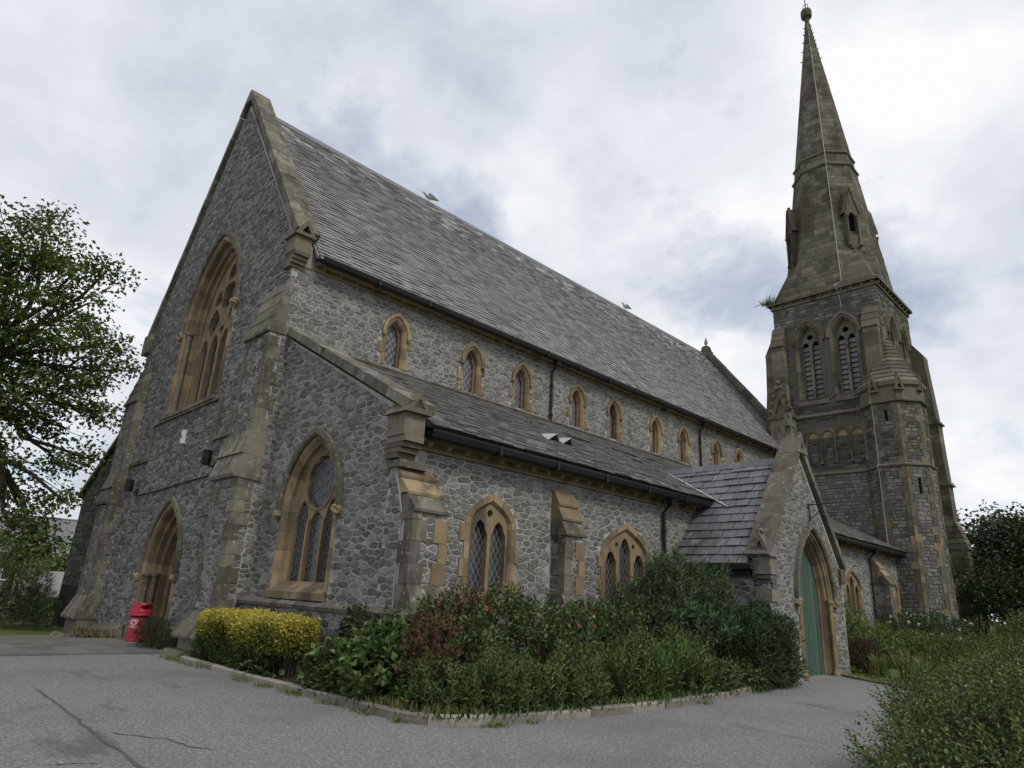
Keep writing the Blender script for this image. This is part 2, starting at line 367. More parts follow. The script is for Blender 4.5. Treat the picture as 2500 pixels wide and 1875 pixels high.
def slates(parent, fr, U0, U1, S0, S1, gauge, width, seed, mat='slate', thick=.018, skip=None, pick=True, gap=.012, ridge=0.0):
    rng = random.Random(seed); n = int((S1-S0)/gauge)
    for j in range(n+1):
        s = S0+j*gauge; u = U0-(j % 2)*width*.5; top = min(s+gauge*1.12, S1)
        if top-s < .05: continue
        while u < U1:
            w = width*rng.uniform(.94, 1.06); a, b = max(u, U0), min(u+w-gap, U1); u += w
            if b-a < .04: continue
            if skip and skip((a+b)/2, s): continue
            e = rng.uniform(-.007, .007); l = thick*rng.uniform(.9, 2.0)+rng.uniform(0, .006); dr = rng.uniform(-.006, .006)
            V = [fr(a, s+e, l), fr(b, s+e+dr, l), fr(b, top, .004), fr(a, top, .004), fr(a, s+e, l-thick), fr(b, s+e+dr, l-thick)]
            F = [(0, 1, 2, 3), (4, 5, 1, 0), (4, 0, 3), (5, 2, 1)]; tn_ = .26+.34*rng.random()
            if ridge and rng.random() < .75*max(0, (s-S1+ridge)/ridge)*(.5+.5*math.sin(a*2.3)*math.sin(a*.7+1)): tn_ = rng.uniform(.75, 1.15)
            SLATES.append([score(V[0], fr.n, (b-a)*gauge) if pick else 0.0, parent, V, F, tn_, mat])
def arch_blocks(parent, fr, ar, prof, name, mat, cuts, sub=4, gap=.006, tone=None):
    for t0, t1 in zip(cuts[:-1], cuts[1:]):
        g = gap/2/max(ar.spring-ar.sill, .4) if t1 <= 1 or t0 >= 3 else gap/2/(ar.R*1.0)
        ts = [t0+g+(t1-t0-2*g)*i/sub for i in range(sub+1)]; mb = MB(); m = len(prof)
        vs = [fr(*ar.pt(d, t), w) for t in ts for d, w in prof]; fs = []
        for i in range(sub):
            for j in range(m): fs.append((i*m+j, i*m+(j+1) % m, (i+1)*m+(j+1) % m, (i+1)*m+j))
        fs += [tuple(range(m))[::-1], tuple(range(sub*m, (sub+1)*m))]
        mb.add(vs, fs, tone); mb.build(name, mat, parent)
def box_fr(mb, fr, a0, a1, b0, b1, w0, w1, tone=None): return mb.prism(fr, [(a0, b0), (a1, b0), (a1, b1), (a0, b1)], w0, w1, tone)
def boss(mb, c, r, seed):
    rng = random.Random(seed); rings = []
    for i in range(6):
        th = math.pi*(i+.3)/5.6
        rings.append([A3(c)+r*A3((math.sin(th)*math.cos(2*math.pi*j/7), math.sin(th)*math.sin(2*math.pi*j/7), math.cos(th)))*rng.uniform(.75, 1.2) for j in range(7)])
    mb.loft(rings, rng.random())
def lattice(parent, fr, ar, d, w, step, ang, bw, mat='lead', name='lead_lattice'):
    P = ar.poly(d); mb = MB(); us = [p[0] for p in P]; zs = [p[1] for p in P]
    c = ((min(us)+max(us))/2, (min(zs)+max(zs))/2); rad = math.hypot(max(us)-min(us), max(zs)-min(zs))/2; eds = [(P[i], P[(i+1) % len(P)]) for i in range(len(P))]
    for s in (-1, 1):
        dx, dy = math.cos(s*ang), math.sin(s*ang); k = -rad
        while k < rad:
            ox, oy = c[0]-dy*k, c[1]+dx*k; t0, t1 = -rad, rad
            for (ax, ay), (bx_, by_) in eds:
                nx, ny = by_-ay, ax-bx_; l = math.hypot(nx, ny)
                if l < 1e-6: continue
                den = (nx*dx+ny*dy)/l; num = (nx*(ax-ox)+ny*(ay-oy))/l
                if abs(den) < 1e-6:
                    if num < 0: t0 = t1+1
                elif den > 0: t1 = min(t1, num/den)
                else: t0 = max(t0, num/den)
            if t1-t0 > .03:
                q = [(ox+dx*t0-dy*bw, oy+dy*t0+dx*bw), (ox+dx*t0+dy*bw, oy+dy*t0-dx*bw), (ox+dx*t1+dy*bw, oy+dy*t1-dx*bw), (ox+dx*t1-dy*bw, oy+dy*t1+dx*bw)]
                mb.prism(fr, q, w+s*.003, w+s*.003+.006)
            k += step
    mb.build(name, mat, parent)
def foil(c, r, n, depth=.35, m=6, rot=0.0):
    out = []; d = r*depth*1.25; rho = r-d*.86
    for i in range(n*m):
        th = 2*math.pi*i/(n*m); ph = ((th+math.pi/n) % (2*math.pi/n))-math.pi/n
        q = rho*rho-(d*math.sin(ph))**2; rr = d*math.cos(ph)+math.sqrt(max(q, 0))
        out.append((c[0]+rr*math.cos(th+rot), c[1]+rr*math.sin(th+rot)))
    return out
def quoins(parent, x, y, sxn, syn, z0, z1, h=.34, lng=.48, sht=.27, proud=.04, mat='sandstone', name='quoin'):
    z = z0; k = 0; rng = random.Random(int(x*97+y*31+z0*7))
    while z < z1-.12:
        hh = min(h*rng.uniform(.85, 1.15), z1-z); a, b = (lng, sht) if k % 2 else (sht, lng)
        a *= rng.uniform(.9, 1.12); b *= rng.uniform(.9, 1.12); pr = proud*rng.uniform(.85, 1.1)
        p0 = (x+sxn*pr, y+syn*pr, z+.004); p1 = (x-sxn*a, y-syn*b, z+hh-.004)
        MB().box([min(i, j) for i, j in zip(p0, p1)], [max(i, j) for i, j in zip(p0, p1)]).build(name, mat, parent)
        z += hh; k += 1
def gz(x, y):
    t = min(1.0, max(0.0, (2.0-x)/8.0)); return -0.38*t*t*(3-2*t)
# ================================================================== CHURCH
CH = thing('church', 'large grey rubble stone church with slate roofs, south porch and tall stone spire', 'church')
W, A, YA, PX, NL = 6.14, 11.5, 0.25, 14.2, 31.0
JC = lambda n, m: [i/n for i in range(n)]+[1+i*2/m for i in range(m)]+[3+i/n for i in range(n+1)]   # cuts: n jamb stones each side, m voussoirs
def arch_window(name, fr, ar, prof, hood, mat='sandstone', nj=4, nv=8, stop=.09, stops=True, sub=3, long_jambs=0):
    p = part(name, CH)
    arch_blocks(p, fr, ar, prof, 'jamb_stone', mat, JC(nj, nv)[:nj+1], 1)
    arch_blocks(p, fr, ar, prof, 'voussoir', mat, [1+2*i/nv for i in range(nv+1)], sub)
    arch_blocks(p, fr, ar, prof, 'jamb_stone', mat, [3+i/nj for i in range(nj+1)], 1)
    if hood:
        mb = MB(); m = len(hood); ts = [1+2*i/20 for i in range(21)]
        vs_ = [fr(*ar.pt(d, t), w) for t in ts for d, w in hood]; fs = []
        for i in range(20):
            for j in range(m): fs.append((i*m+j, i*m+(j+1) % m, (i+1)*m+(j+1) % m, (i+1)*m+j))
        fs += [tuple(range(m))[::-1], tuple(range(20*m, 21*m))]
        mb.add(vs_, fs); mb.build('hood_mould', 'weathered_stone' if mat == 'sandstone' and stop > .1 else mat, p)
        if stops:
            dm = sum(d for d, w in hood)/m
            for t in (1, 3):
                mb = MB(); u, v = ar.pt(dm, t); boss(mb, fr(u, v-.06, .06), stop, int(u*100)); mb.build('carved_stop', mat, p)
    if long_jambs:
        rng = random.Random(int(ar.c*50)); d0 = max(d for d, w in prof)
        for s in (-1, 1):
            for k in range(nj):
                if (k+(s > 0)) % 2 and long_jambs:
                    z0 = ar.sill+(ar.spring-ar.sill)*k/nj; z1 = ar.sill+(ar.spring-ar.sill)*(k+1)/nj; u = ar.c+s*(ar.a+d0-.01); e = u+s*long_jambs*rng.uniform(.6, 1.1)
                    mb = MB(); box_fr(mb, fr, min(u, e), max(u, e), z0+.004, z1-.004, -.1, .036); mb.build('jamb_stone', mat, p)
    return p
def plate(p, fr, outer, holes, w0, w1, mat='sandstone'):
    mb = MB(); extrude_holes(mb, fr, outer, holes, w0, w1); mb.build('tracery', mat, p)
def pane(p, fr, poly, w, mat='glass'):
    mb = MB(); mb.prism(fr, poly, w-.02, w, .5); mb.build('glass', mat, p)
def sill(p, fr, u0, u1, z, w_in, w_out, drop=.22, mat='sandstone', n=1):
    for k in range(n):
        a, b = u0+(u1-u0)*k/n+.003, u0+(u1-u0)*(k+1)/n-.003; mb = MB()
        V = [fr(a, z, w_in), fr(b, z, w_in), fr(b, z-drop*.6, w_out), fr(a, z-drop*.6, w_out), fr(a, z-drop, w_in), fr(b, z-drop, w_in), fr(b, z-drop, w_out), fr(a, z-drop, w_out)]
        mb.add(V, [(0, 1, 2, 3), (3, 2, 6, 7), (7, 6, 5, 4), (0, 3, 7, 4), (1, 5, 6, 2), (0, 4, 5, 1)]); mb.build('sill', mat, p)
def shaft(p, fr, u, w, z0, z1, r, mat):
    mb = MB(); mb.lathe(fr(u, 0, w), [(r*1.7, z0), (r*1.7, z0+.1), (r*1.2, z0+.16), (r, z0+.2), (r, z1-.3), (r*1.3, z1-.28), (r*1.05, z1-.24), (r*1.15, z1-.14), (r*1.9, z1-.07), (r*1.9, z1)], 10); mb.build('shaft', mat, p)
def rect(u0, u1, v0, v1): return [(u0, v0), (u1, v0), (u1, v1), (u0, v1)]
def slope_blocks(p, fr, p0, p1, th, w0, w1, n, mat, name='coping_stone'):
    dx, dz = p1[0]-p0[0], p1[1]-p0[1]; l = math.hypot(dx, dz); nx, nz = -dz/l, dx/l
    if nz < 0: nx, nz = -nx, -nz
    for k in range(n):
        a, b = k/n+.004/l, (k+1)/n-.004/l; e = RNG.uniform(-.008, .008)
        q = [(p0[0]+dx*a, p0[1]+dz*a), (p0[0]+dx*b, p0[1]+dz*b)]
        poly = [q[0], q[1], (q[1][0]+nx*(th+e), q[1][1]+nz*(th+e)), (q[0][0]+nx*(th+e), q[0][1]+nz*(th+e))]
        MB().prism(fr, poly, w0, w1+e).build(name, mat, p)
def kneeler(name, x0, x1, y0, y1, zb, zt, gh, mat='tower_stone'):
    p = part(name, CH); MB().box((x0, y0, zb+.42), (x1, y1, zt)).build('block', mat, p)
    for k, (dx, z0, z1) in enumerate([(.04, zb+.30, zb+.41), (-.03, zb+.2, zb+.29), (-.1, zb+.1, zb+.19), (-.18, zb, zb+.09)]):
        MB().box((x0, y0+.02, z0), (x1+dx, y1-.02, z1)).build('corbel', mat, p)
    f = FX(x1); ym = (y0+y1)/2; mb = MB()
    T = [(y0-.08, zt+.005), (y1+.08, zt+.005), (ym, zt+gh)]; I = [(y0+.1, zt+.1), (y1-.1, zt+.1), (ym, zt+gh*.68)]
    extrude_holes(mb, f, T, [I], -(x1-x0)-.05, .1); mb.build('gablet', mat, p)
    return p
# ---------------------------------------------------------------- nave west wall
fw = FY(0); Wi = W-.01
ww = Arch(.25, 2.05, 2.95, 9.9, 6.95); wdr = Arch(.55, 1.35, 1.95, 1.75, -.6)
nave_w = MB(); extrude_holes(nave_w, fw, [(-Wi, -.9), (Wi, -.9), (Wi, 10.6), (0, 18.75), (-Wi, 10.6)], [ww.poly(.06), wdr.poly(.06)], -.7, 0)
nave_w = nave_w.build('west_wall', 'mortar', CH)
stones(nave_w, fw, [(-Wi, -.5), (Wi, -.5), (Wi, 10.55), (0, 18.6), (-Wi, 10.55)], [ww.poly(.26), wdr.poly(.26), rect(4.72, 6.2, -1, 7.8), rect(-6.2, -4.72, -1, 7.8)], .25, .115, 11, h=(.01, .03))
prof_w = [(.22, -.6), (.22, .035), (.05, .035), (0, -.03), (0, -.2), (-.05, -.22), (-.14, -.24), (-.14, -.36), (-.3, -.42), (-.3, -.64)]
hood_p = [(.2, -.05), (.2, .09), (.24, .13), (.36, .13), (.36, -.05)]
p = arch_window('west_window', fw, ww, prof_w, hood_p, 'sandstone', 6, 14, .16)
o = ww; L4 = [Arch(.25+k*.435, .335, .5, 9.15, 7.06) for k in (-3, -1, 1, 3)]
hs = [l.poly(0, 6, .06) for l in L4]+[foil((.25+s*.87, 10.17), .46, 4) for s in (-1, 1)]+[foil((.25, 11.0), .5, 4, rot=.78), foil((.25-.8, 11.05), .3, 3, rot=1.57), foil((.25+.8, 11.05), .3, 3, rot=1.57), foil((.25, 11.85), .3, 3, rot=1.57), foil((.25, 9.72), .17, 3, rot=-1.57)]
plate(p, fw, ww.poly(-.29), hs, -.64, -.47); pane(p, fw, ww.poly(-.2), -.66); lattice(p, fw, ww, -.31, -.62, .24, R(57), .007)
for s in (-1, 1): shaft(p, fw, .25+s*(2.05-.07), -.12, 6.95, 9.95, .075, 'weathered_stone')
sill(p, fw, .25-2.3, .25+2.3, 7.05, -.5, .14, .3, 'weathered_stone', 5)
prof_d = [(.2, -.6), (.2, .035), (.04, .035), (0, -.03), (0, -.2), (-.13, -.2), (-.13, -.36), (-.17, -.4), (-.26, -.4), (-.26, -.62), (-.36, -.68), (-.36, -.95), (-.1, -.95), (-.1, -.6)]
p = arch_window('west_doorway', fw, wdr, prof_d, [(.17, -.05), (.17, .08), (.21, .12), (.33, .12), (.33, -.05)], 'sandstone', 7, 14, .13)
for s in (-1, 1): shaft(p, fw, .55+s*(1.35-.065), -.11, -.3, 1.8, .075, 'weathered_stone'); shaft(p, fw, .55+s*(1.35-.2), -.3, -.3, 1.8, .065, 'sandstone')
dp = part('west_door', CH)
for k in range(10):
    u0 = .55-1.02+k*.204; mb = MB(); z1 = wdr.spring+.9*(1-abs(u0+.1-.55)/1.05)**.6+.1
    box_fr(mb, fw, u0+.004, u0+.2, -.5, z1, -.93, -.9); mb.build('plank', 'brown_door', dp)
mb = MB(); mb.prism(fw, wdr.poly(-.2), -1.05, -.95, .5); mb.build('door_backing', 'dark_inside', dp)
p = part('string_course', CH)
for (u0, u1, z0, z1) in [(-2.85, 3.05, 6.68, 6.82), (-2.95, -2.8, 5.47, 6.68), (2.95, 3.1, 5.47, 6.68), (-4.75, -2.81, 5.43, 5.56), (2.96, 4.75, 5.43, 5.56)]:
    mb = MB(); box_fr(mb, fw, u0, u1, z0, z1, -.05, .1+.001*u0); mb.build('string', 'weathered_stone', p)
p = part('west_plinth', CH)
u = -4.68; k = 0
while u < 4.6:
    l = RNG.uniform(.5, .85); u1 = min(u+l, 4.68)
    if not (-1.2 < (u+u1)/2 < 2.3):
        mb = MB(); g = gz(u, 0); V = [(u+.006, -.05, g-.3), (u1-.006, -.05, g-.3), (u1-.006, -.26, g-.3), (u+.006, -.26, g-.3), (u+.006, -.05, g+.46), (u1-.006, -.05, g+.46), (u1-.006, -.24, g+.3), (u+.006, -.24, g+.3)]
        mb.add(V, [(0, 3, 2, 1), (4, 5, 6, 7), (0, 1, 5, 4), (1, 2, 6, 5), (2, 3, 7, 6), (3, 0, 4, 7)]); mb.build('plinth_stone', 'weathered_stone', p)
    u = u1
# gable copings and kneelers
gc = part('gable_coping', CH)
for s in (-1, 1): slope_blocks(gc, fw, (s*.02, 19.1), (s*6.12, 10.86), .22, -.58, .113, 12, 'weathered_stone')
MB().prism(fw, [(-.34, 18.86), (.34, 18.86), (.1, 19.36), (-.1, 19.36)], -.6, .125).build('apex_stone', 'weathered_stone', gc)
kneeler('kneeler', 5.8, 6.36, -.13, .34, 9.85, 10.72, .5)
MB().box((-6.45, -.16, 10.1), (-5.7, .56, 10.9)).build('kneeler', 'weathered_stone', CH)
# west buttresses
def west_buttress(x0, x1, dz, seed):
    p = part('buttress', CH); f = Fr((x0, 0, 0), (0, -1, 0), (1, 0, 0)); wd_ = x1-x0
    def blk(poly, e0, e1, name, mat): MB().prism(f, poly, e0, wd_+e1).build(name, mat, p)
    blk([(-.1, -.9), (.4, -.9), (.4, 4.1), (.28, 4.7), (.28, 7.95), (-.1, 7.95)], .01, -.004, 'core', 'mortar')
    blk([(-.1, -.95), (.92+.0, -.95), (.92, dz+.02), (.8, .13+dz), (-.1, .13+dz)], -.1, .09, 'base_slab', 'weathered_stone')
    blk([(-.1, -.6), (.56, -.6), (.56, .40+dz*.4), (-.1, .40+dz*.4)], -.03, .03, 'base_block', 'weathered_stone')
    blk([(-.1, .38+dz*.4), (.74, .38+dz*.4), (.75, .44+dz*.4), (.43, .98), (-.1, .98)], -.06, .055, 'base_weathering', 'weathered_stone')
    blk([(-.1, 4.02), (.56, 4.07), (.585, 4.15), (.43, 4.64), (-.1, 4.64)], -.07, .05, 'weathering', 'weathered_stone')
    blk([(-.1, 4.62), (.47, 4.66), (.305, 5.28), (-.1, 5.28)], -.045, .03, 'weathering', 'weathered_stone')
    for k in range(4):
        z0, d0 = 7.88+k*.4, .37-k*.09
        blk([(-.1, z0), (d0, z0), (d0+.01, z0+.06), (d0-.11, z0+.46), (-.1, z0+.46)], -.05+.01*k, .04-.006*k, 'weathering', 'weathered_stone')
    fs = FX(x1-.004); ff = FY(-.4)
    stones(p, ff, rect(x0+.22, x1-.22, .98, 4.02), (), .24, .12, seed)
    stones(p, FY(-.28), rect(x0+.22, x1-.2, 5.25, 7.88), (), .24, .12, seed+1)
    stones(p, fs, rect(-.22, -.005, .98, 4.02), (), .24, .12, seed+2)
    stones(p, fs, rect(-.14, -.005, 5.25, 8.0), (), .24, .12, seed+3)
    quoins(p, x1, -.4, 1, -1, .98, 4.02, .34, .36, .22, .03, 'weathered_stone'); quoins(p, x0, -.4, -1, -1, .98, 4.02, .36, .3, .2, .03, 'weathered_stone')
    quoins(p, x1, -.28, 1, -1, 5.28, 7.9, .32, .36, .2, .03, 'weathered_stone'); quoins(p, x0, -.28, -1, -1, 5.28, 7.9, .36, .3, .2, .03, 'weathered_stone')
west_buttress(4.72, W, 0.0, 31); west_buttress(-W, -4.72, -.38, 41)
# ---------------------------------------------------------------- nave south (clerestory) wall
fs = FX(W); CY = [3.5, 6.58, 8.93, 12.02, 14.37, 17.42, 19.72, 22.76, 25.1, 28.1]
cws = [Arch(y, .27, .46, 8.98, 7.98) for y in CY]
cw = MB(); extrude_holes(cw, fs, rect(0.0, 33.4, -.5, 10.4), [a.poly(.07, 6) for a in cws], -.6, 0)
cw = cw.build('clerestory_wall', 'mortar', CH)
stones(cw, fs, rect(.0, YA+.02, .5, 7.6), (), .23, .11, 52)
stones(cw, fs, rect(.02, 31, 7.6, 10.03), [a.poly(.2, 6) for a in cws], .23, .11, 51, tone=(.2, 1))
prof_c = [(.17, -.3), (.17, .03), (.06, .03), (0, -.04), (-.01, -.2), (-.02, -.3)]
for i, (y, a) in enumerate(zip(CY, cws)):
    p = arch_window('clerestory_window', fs, a, prof_c, [(.12, -.03), (.12, .07), (.15, .095), (.235, .095), (.235, -.03)], 'sandstone', 3, 6, .075, True, 3, .16 if i < 5 else .1)
    plate(p, fs, a.poly(-.005, 8), [Arch(y, .225, .40, 8.96, 8.02).poly(0, 8, .045)], -.24, -.17); pane(p, fs, a.poly(.02, 6), -.27, 'grey_glass')
    lattice(p, fs, a, -.02, -.235, .15, R(55), .006, 'iron'); sill(p, fs, y-.44, y+.44, 7.99, -.2, .06, .16)
MB().box((-W, .0, -.5), (-W+.6, 33.4, 10.4)).build('north_wall', 'mortar', CH)
mb = MB(); mb.prism(FY(33.3), [(-Wi, -.5), (Wi, -.5), (Wi, 10.6), (0, 18.7), (-Wi, 10.6)], -.6, 0, .5); mb.build('east_wall', 'dark_mortar', CH)
ec = part('gable_coping', CH)
for s in (-1, 1): slope_blocks(ec, FY(33.2), (s*.02, 18.85), (s*6.3, 10.65), .3, -.7, .1, 12, 'tower_stone')
MB().box((-.33, 33.15, 18.6), (.33, 33.85, 19.05)).build('apex_stone', 'tower_stone', ec)
MB().loft([[(-.3, 33.2, 19.0), (.3, 33.2, 19.0), (.3, 33.8, 19.0), (-.3, 33.8, 19.0)], [(-.22, 33.3, 19.42), (.22, 33.3, 19.42), (.22, 33.7, 19.42), (-.22, 33.7, 19.42)], [(-.12, 33.4, 19.5), (.12, 33.4, 19.5), (.12, 33.6, 19.5), (-.12, 33.6, 19.5)]]).build('finial_stump', 'tower_stone', ec)
# nave roof
SLN = 1.30; ca = math.hypot(1, SLN)
nr = MB(); ye, yw = 33.25, .5
for s in (-1, 1): nr.add([(s*6.47, yw, 10.309), (0, yw, 18.72), (0, ye, 18.72), (s*6.47, ye, 10.309), (s*6.42, yw, 10.24), (0, yw, 18.5), (0, ye, 18.5), (s*6.42, ye, 10.24)], [(0, 1, 2, 3), (4, 7, 6, 5), (0, 3, 7, 4), (0, 4, 5, 1), (3, 2, 6, 7)], .5)
nr = nr.build('nave_roof', 'slate', CH)
fn = Fr((6.6, 0, 18.72-6.6*SLN+.012), (0, 1, 0), (SLN/ca, 0, 1/ca), (-1/ca, 0, SLN/ca))
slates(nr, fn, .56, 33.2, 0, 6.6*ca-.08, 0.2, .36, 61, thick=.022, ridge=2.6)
rt = part('ridge', CH)
for k in range(36):
    y0 = .52+k*.908; mb = MB(); mb.prism(FY(y0), [(-.17, 18.56), (-.03, 18.83), (.03, 18.83), (.17, 18.56), (.0, 18.7)], -.9, 0); mb.build('ridge_tile', 'ridge_tile', rt)
def eaves(x, z, y0, y1, step, out, cornice_z, name):
    p = part(name+'_cornice', CH)
    MB().box((x-.1, y0, cornice_z), (x+.07, y1, cornice_z+.06), .3).build('lower_moulding', 'sandstone', p)
    MB().box((x-.1, y0, cornice_z+.055), (x+.035, y1, cornice_z+.17), .1).build('frieze', 'sandstone', p)
    MB().box((x-.1, y0, cornice_z+.165), (x+.2, y1, cornice_z+.225), .6).build('upper_moulding', 'sandstone', p)
    me = None; y = y0+.25
    while y < y1:
        if me is None:
            mb = MB(); mb.loft([[(x+.02, -.06, cornice_z+.05), (x+.02, .06, cornice_z+.05), (x+.02, .06, cornice_z+.18), (x+.02, -.06, cornice_z+.18)], [(x+.13, -.03, cornice_z+.08), (x+.13, .03, cornice_z+.08), (x+.16, .075, cornice_z+.166), (x+.16, -.075, cornice_z+.166)]])
            me = mesh_data('bracket', np.array(mb.v), mb.f, mb.t, 'sandstone')
        o = bpy.data.objects.new('bracket', me); COL.objects.link(o); o.parent = p; o.location = (0, y, 0); y += step
    g = part(name+'_gutter', CH); y = y0; gx = x+out
    while y < y1:
        e = min(y+1.83, y1); mb = MB(); P = [(gx-.1, z+.03), (gx-.09, z-.08), (gx, z-.11), (gx+.08, z-.07), (gx+.11, z+.03), (gx+.11, z+.07), (gx+.085, z+.07), (gx+.05, z-.01), (gx-.05, z-.01), (gx-.075, z+.06), (gx-.1, z+.06)]
        mb.prism(FY(y), P, -(e-y)+.004, 0); mb.build('gutter_length', 'iron', g)
        mb = MB(); mb.box((gx-.11, e-.05, z-.12), (gx+.122, e+.03, z+.074)); mb.build('gutter_joint', 'iron', g); y = e
    MB().box((x+.02, y0, cornice_z+.226), (gx-.105, y1, z+.07), .3).build('fascia', 'iron', g)
eaves(W, 10.2, .62, 31.0, .54, .42, 9.98, 'nave')
def downpipe(x, y, zt, zb, neck):
    p = part('downpipe', CH); mb = MB(); mb.tube([(x+neck, y, zt), (x+neck, y, zt-.12), (x+.1, y, zt-.35), (x+.1, y, zb)], .05, 8); mb.build('pipe', 'iron', p)
    mb = MB(); mb.loft([[(x+neck-.07, y-.09, zt-.15), (x+neck+.09, y-.09, zt-.15), (x+neck+.09, y+.09, zt-.15), (x+neck-.07, y+.09, zt-.15)], [(x+neck-.1, y-.13, zt+.02), (x+neck+.12, y-.13, zt+.02), (x+neck+.12, y+.13, zt+.02), (x+neck-.1, y+.13, zt+.02)]]); mb.build('hopper', 'iron', p)
    z = zb+.3
    while z < zt-.5:
        mb = MB(); mb.lathe((x+.1, y, z), [(.055, 0), (.072, .01), (.072, .06), (.055, .07)], 8); mb.build('collar', 'iron', p); z += 1.1
downpipe(W, 10.45, 10.12, 7.75, .33); downpipe(W, 21.1, 10.12, 7.75, .33)
# ---------------------------------------------------------------- south aisle
fa = FY(YA); aw = Arch(8.53, 1.05, 1.46, 3.25, 1.55)
aww = MB(); extrude_holes(aww, fa, [(W-.02, -.6), (A+.5, -.6), (A+.5, 3.02), (A+.2, 3.85), (A-.01, 4.1), (A-.01, 5.1), (W-.02, 7.85)], [aw.poly(.13)], -.6, 0); aww = aww.build('aisle_west_wall', 'mortar', CH)
stones(aww, fa, [(W+.03, 1.36), (A, 1.36), (A+.0, 5.0), (W+.03, 7.8)], [aw.poly(.22)], .26, .12, 71)
stones(aww, fa, [(A, 1.36), (A+.5, 1.36), (A+.5, 3.0), (A+.15, 3.85), (A, 3.85)], (), .25, .12, 72)
prof_a = [(.2, -.3), (.2, .03), (.1, .03), (.03, -.04), (0, -.06), (0, -.16), (-.08, -.22), (-.08, -.36)]
p = arch_window('aisle_west_window', fa, aw, prof_a, [(.18, -.04), (.18, .08), (.22, .12), (.34, .12), (.34, -.04)], 'sandstone', 4, 10, .12)
Ls = [Arch(8.53-.645, .27, .46, 3.05, 1.68), Arch(8.53, .285, .3, 2.92, 1.68), Arch(8.53+.645, .27, .46, 3.05, 1.68)]
plate(p, fa, aw.poly(-.07), [l.poly(0, 6, .04) for l in Ls]+[foil((8.53, 3.88), .58, 6, .42, rot=math.pi/2)], -.29, -.22)
for s in (-1, 1):
    mb = MB(); q = [(8.53+.62*math.cos(t), 3.88+.62*math.sin(t)) for t in np.linspace(0, 2*math.pi, 37)]
    if s > 0: mb.tube([fa(a_, b_, -.22) for a_, b_ in q], .035, 6); mb.build('foil_ring', 'sandstone', p)
for m in (-.335, .335): mb = MB(); mb.prism(fa, [(8.53+m-.04, 1.66), (8.53+m+.04, 1.66), (8.53+m+.04, 3.05), (8.53+m-.04, 3.05)], -.23, -.185); mb.build('mullion', 'sandstone', p)
pane(p, fa, aw.poly(-.02), -.30); lattice(p, fa, aw, -.08, -.285, .115, R(52), .0045); lattice(p, fa, aw, -.08, -.275, .23, R(20), .004)
sill(p, fa, 8.53-1.2, 8.53+1.2, 1.75, -.2, .1, .36, 'sandstone', 3)
pl_ = part('aisle_plinth', CH); mb = MB(); box_fr(mb, fa, W+.02, 12.62, -.4, 1.24, -.2, .12); pl_w = mb.build('plinth_wall', 'mortar', pl_)
stones(pl_w, FY(YA-.12), rect(W+.05, 12.6, -.1, 1.22), (), .25, .12, 73)
for k in range(5):
    u0 = W+.02+k*1.34; mb = MB(); mb.prism(Fr((u0, YA, 0), (0, -1, 0), (1, 0, 0)), [(-.02, 1.22), (.2, 1.22), (.22, 1.29), (.18, 1.31), (.04, 1.38), (-.02, 1.38)], .003, 1.337); mb.build('string', 'weathered_stone', pl_)
ac = part('gable_coping', CH); slope_blocks(ac, fa, (W+.04, 7.93), (12.02, 4.9), .2, -.5, .12, 7, 'weathered_stone')
kneeler('kneeler', 11.42, 12.0, YA-.13, YA+.34, 4.02, 4.86, .42)
MB().box((11.45, YA-.05, 3.86), (11.86, YA+.6, 4.0)).build('kneeler_base', 'weathered_stone', CH)
def south_buttress(y0, y1, z_top, z_w, pr, corner, seed):
    p = part('buttress', CH); f = Fr((0, y0, 0), (1, 0, 0), (0, 1, 0)); wd_ = y1-y0; s0 = A-.1
    def blk(poly, e, name, mat): MB().prism(f, poly, (.012 if corner else -e), wd_+e).build(name, mat, p)
    if not corner: blk([(s0, -.5), (A+pr, -.5), (A+pr, z_w+.05), (s0, z_w+.05)], -.02, 'core', 'mortar')
    else: MB().box((A+.4, y0+.03, -.5), (A+pr, y1-.02, z_w+.05)).build('core', 'mortar', p)
    n = 3; h = (z_top-z_w)/n
    for k in range(n):
        z0 = z_w+k*h; d0 = pr+.07-(pr-.05)*k/n; u0 = A+.42-.17*k if corner else s0; d1 = d0-(pr-.02)/n-.04
        blk([(u0, z0), (A+d0, z0), (A+d0+.01, z0+.05), (A+d1, z0+h+.03), (min(u0, A+d1-.03), z0+h+.03)], .03-.008*k, 'weathering', 'sandstone' if k else 'weathered_stone')
    u0 = A+.52 if corner else s0
    blk([(u0, -.5), (A+pr+.17, -.5), (A+pr+.17, 1.5), (A+pr+.02, 1.78), (u0, 1.78)], .08, 'base_weathering', 'weathered_stone')
    stones(p, FX(A+pr), rect(y0+.2, y1-.16, 1.8, z_w), (), .2, .12, seed)
    if not corner: stones(p, Fr((0, y0+.02, 0), (1, 0, 0), (0, -1, 0)), rect(A, A+pr-.15, 1.8, z_w), (), .2, .12, seed+1)
    quoins(p, A+pr, y0+.02, 1, -1, 1.78, z_w, .36, .3, .2, .03, 'weathered_stone'); quoins(p, A+pr, y1-.02, 1, 1, 1.78, z_w, .36, .28, .18, .03, 'sandstone')
south_buttress(YA, YA+.82, 3.98, 3.02, .82, True, 81); south_buttress(4.82, 5.5, 4.08, 3.06, .42, False, 91)
south_buttress(26.6, 27.3, 4.08, 3.06, .6, False, 95)
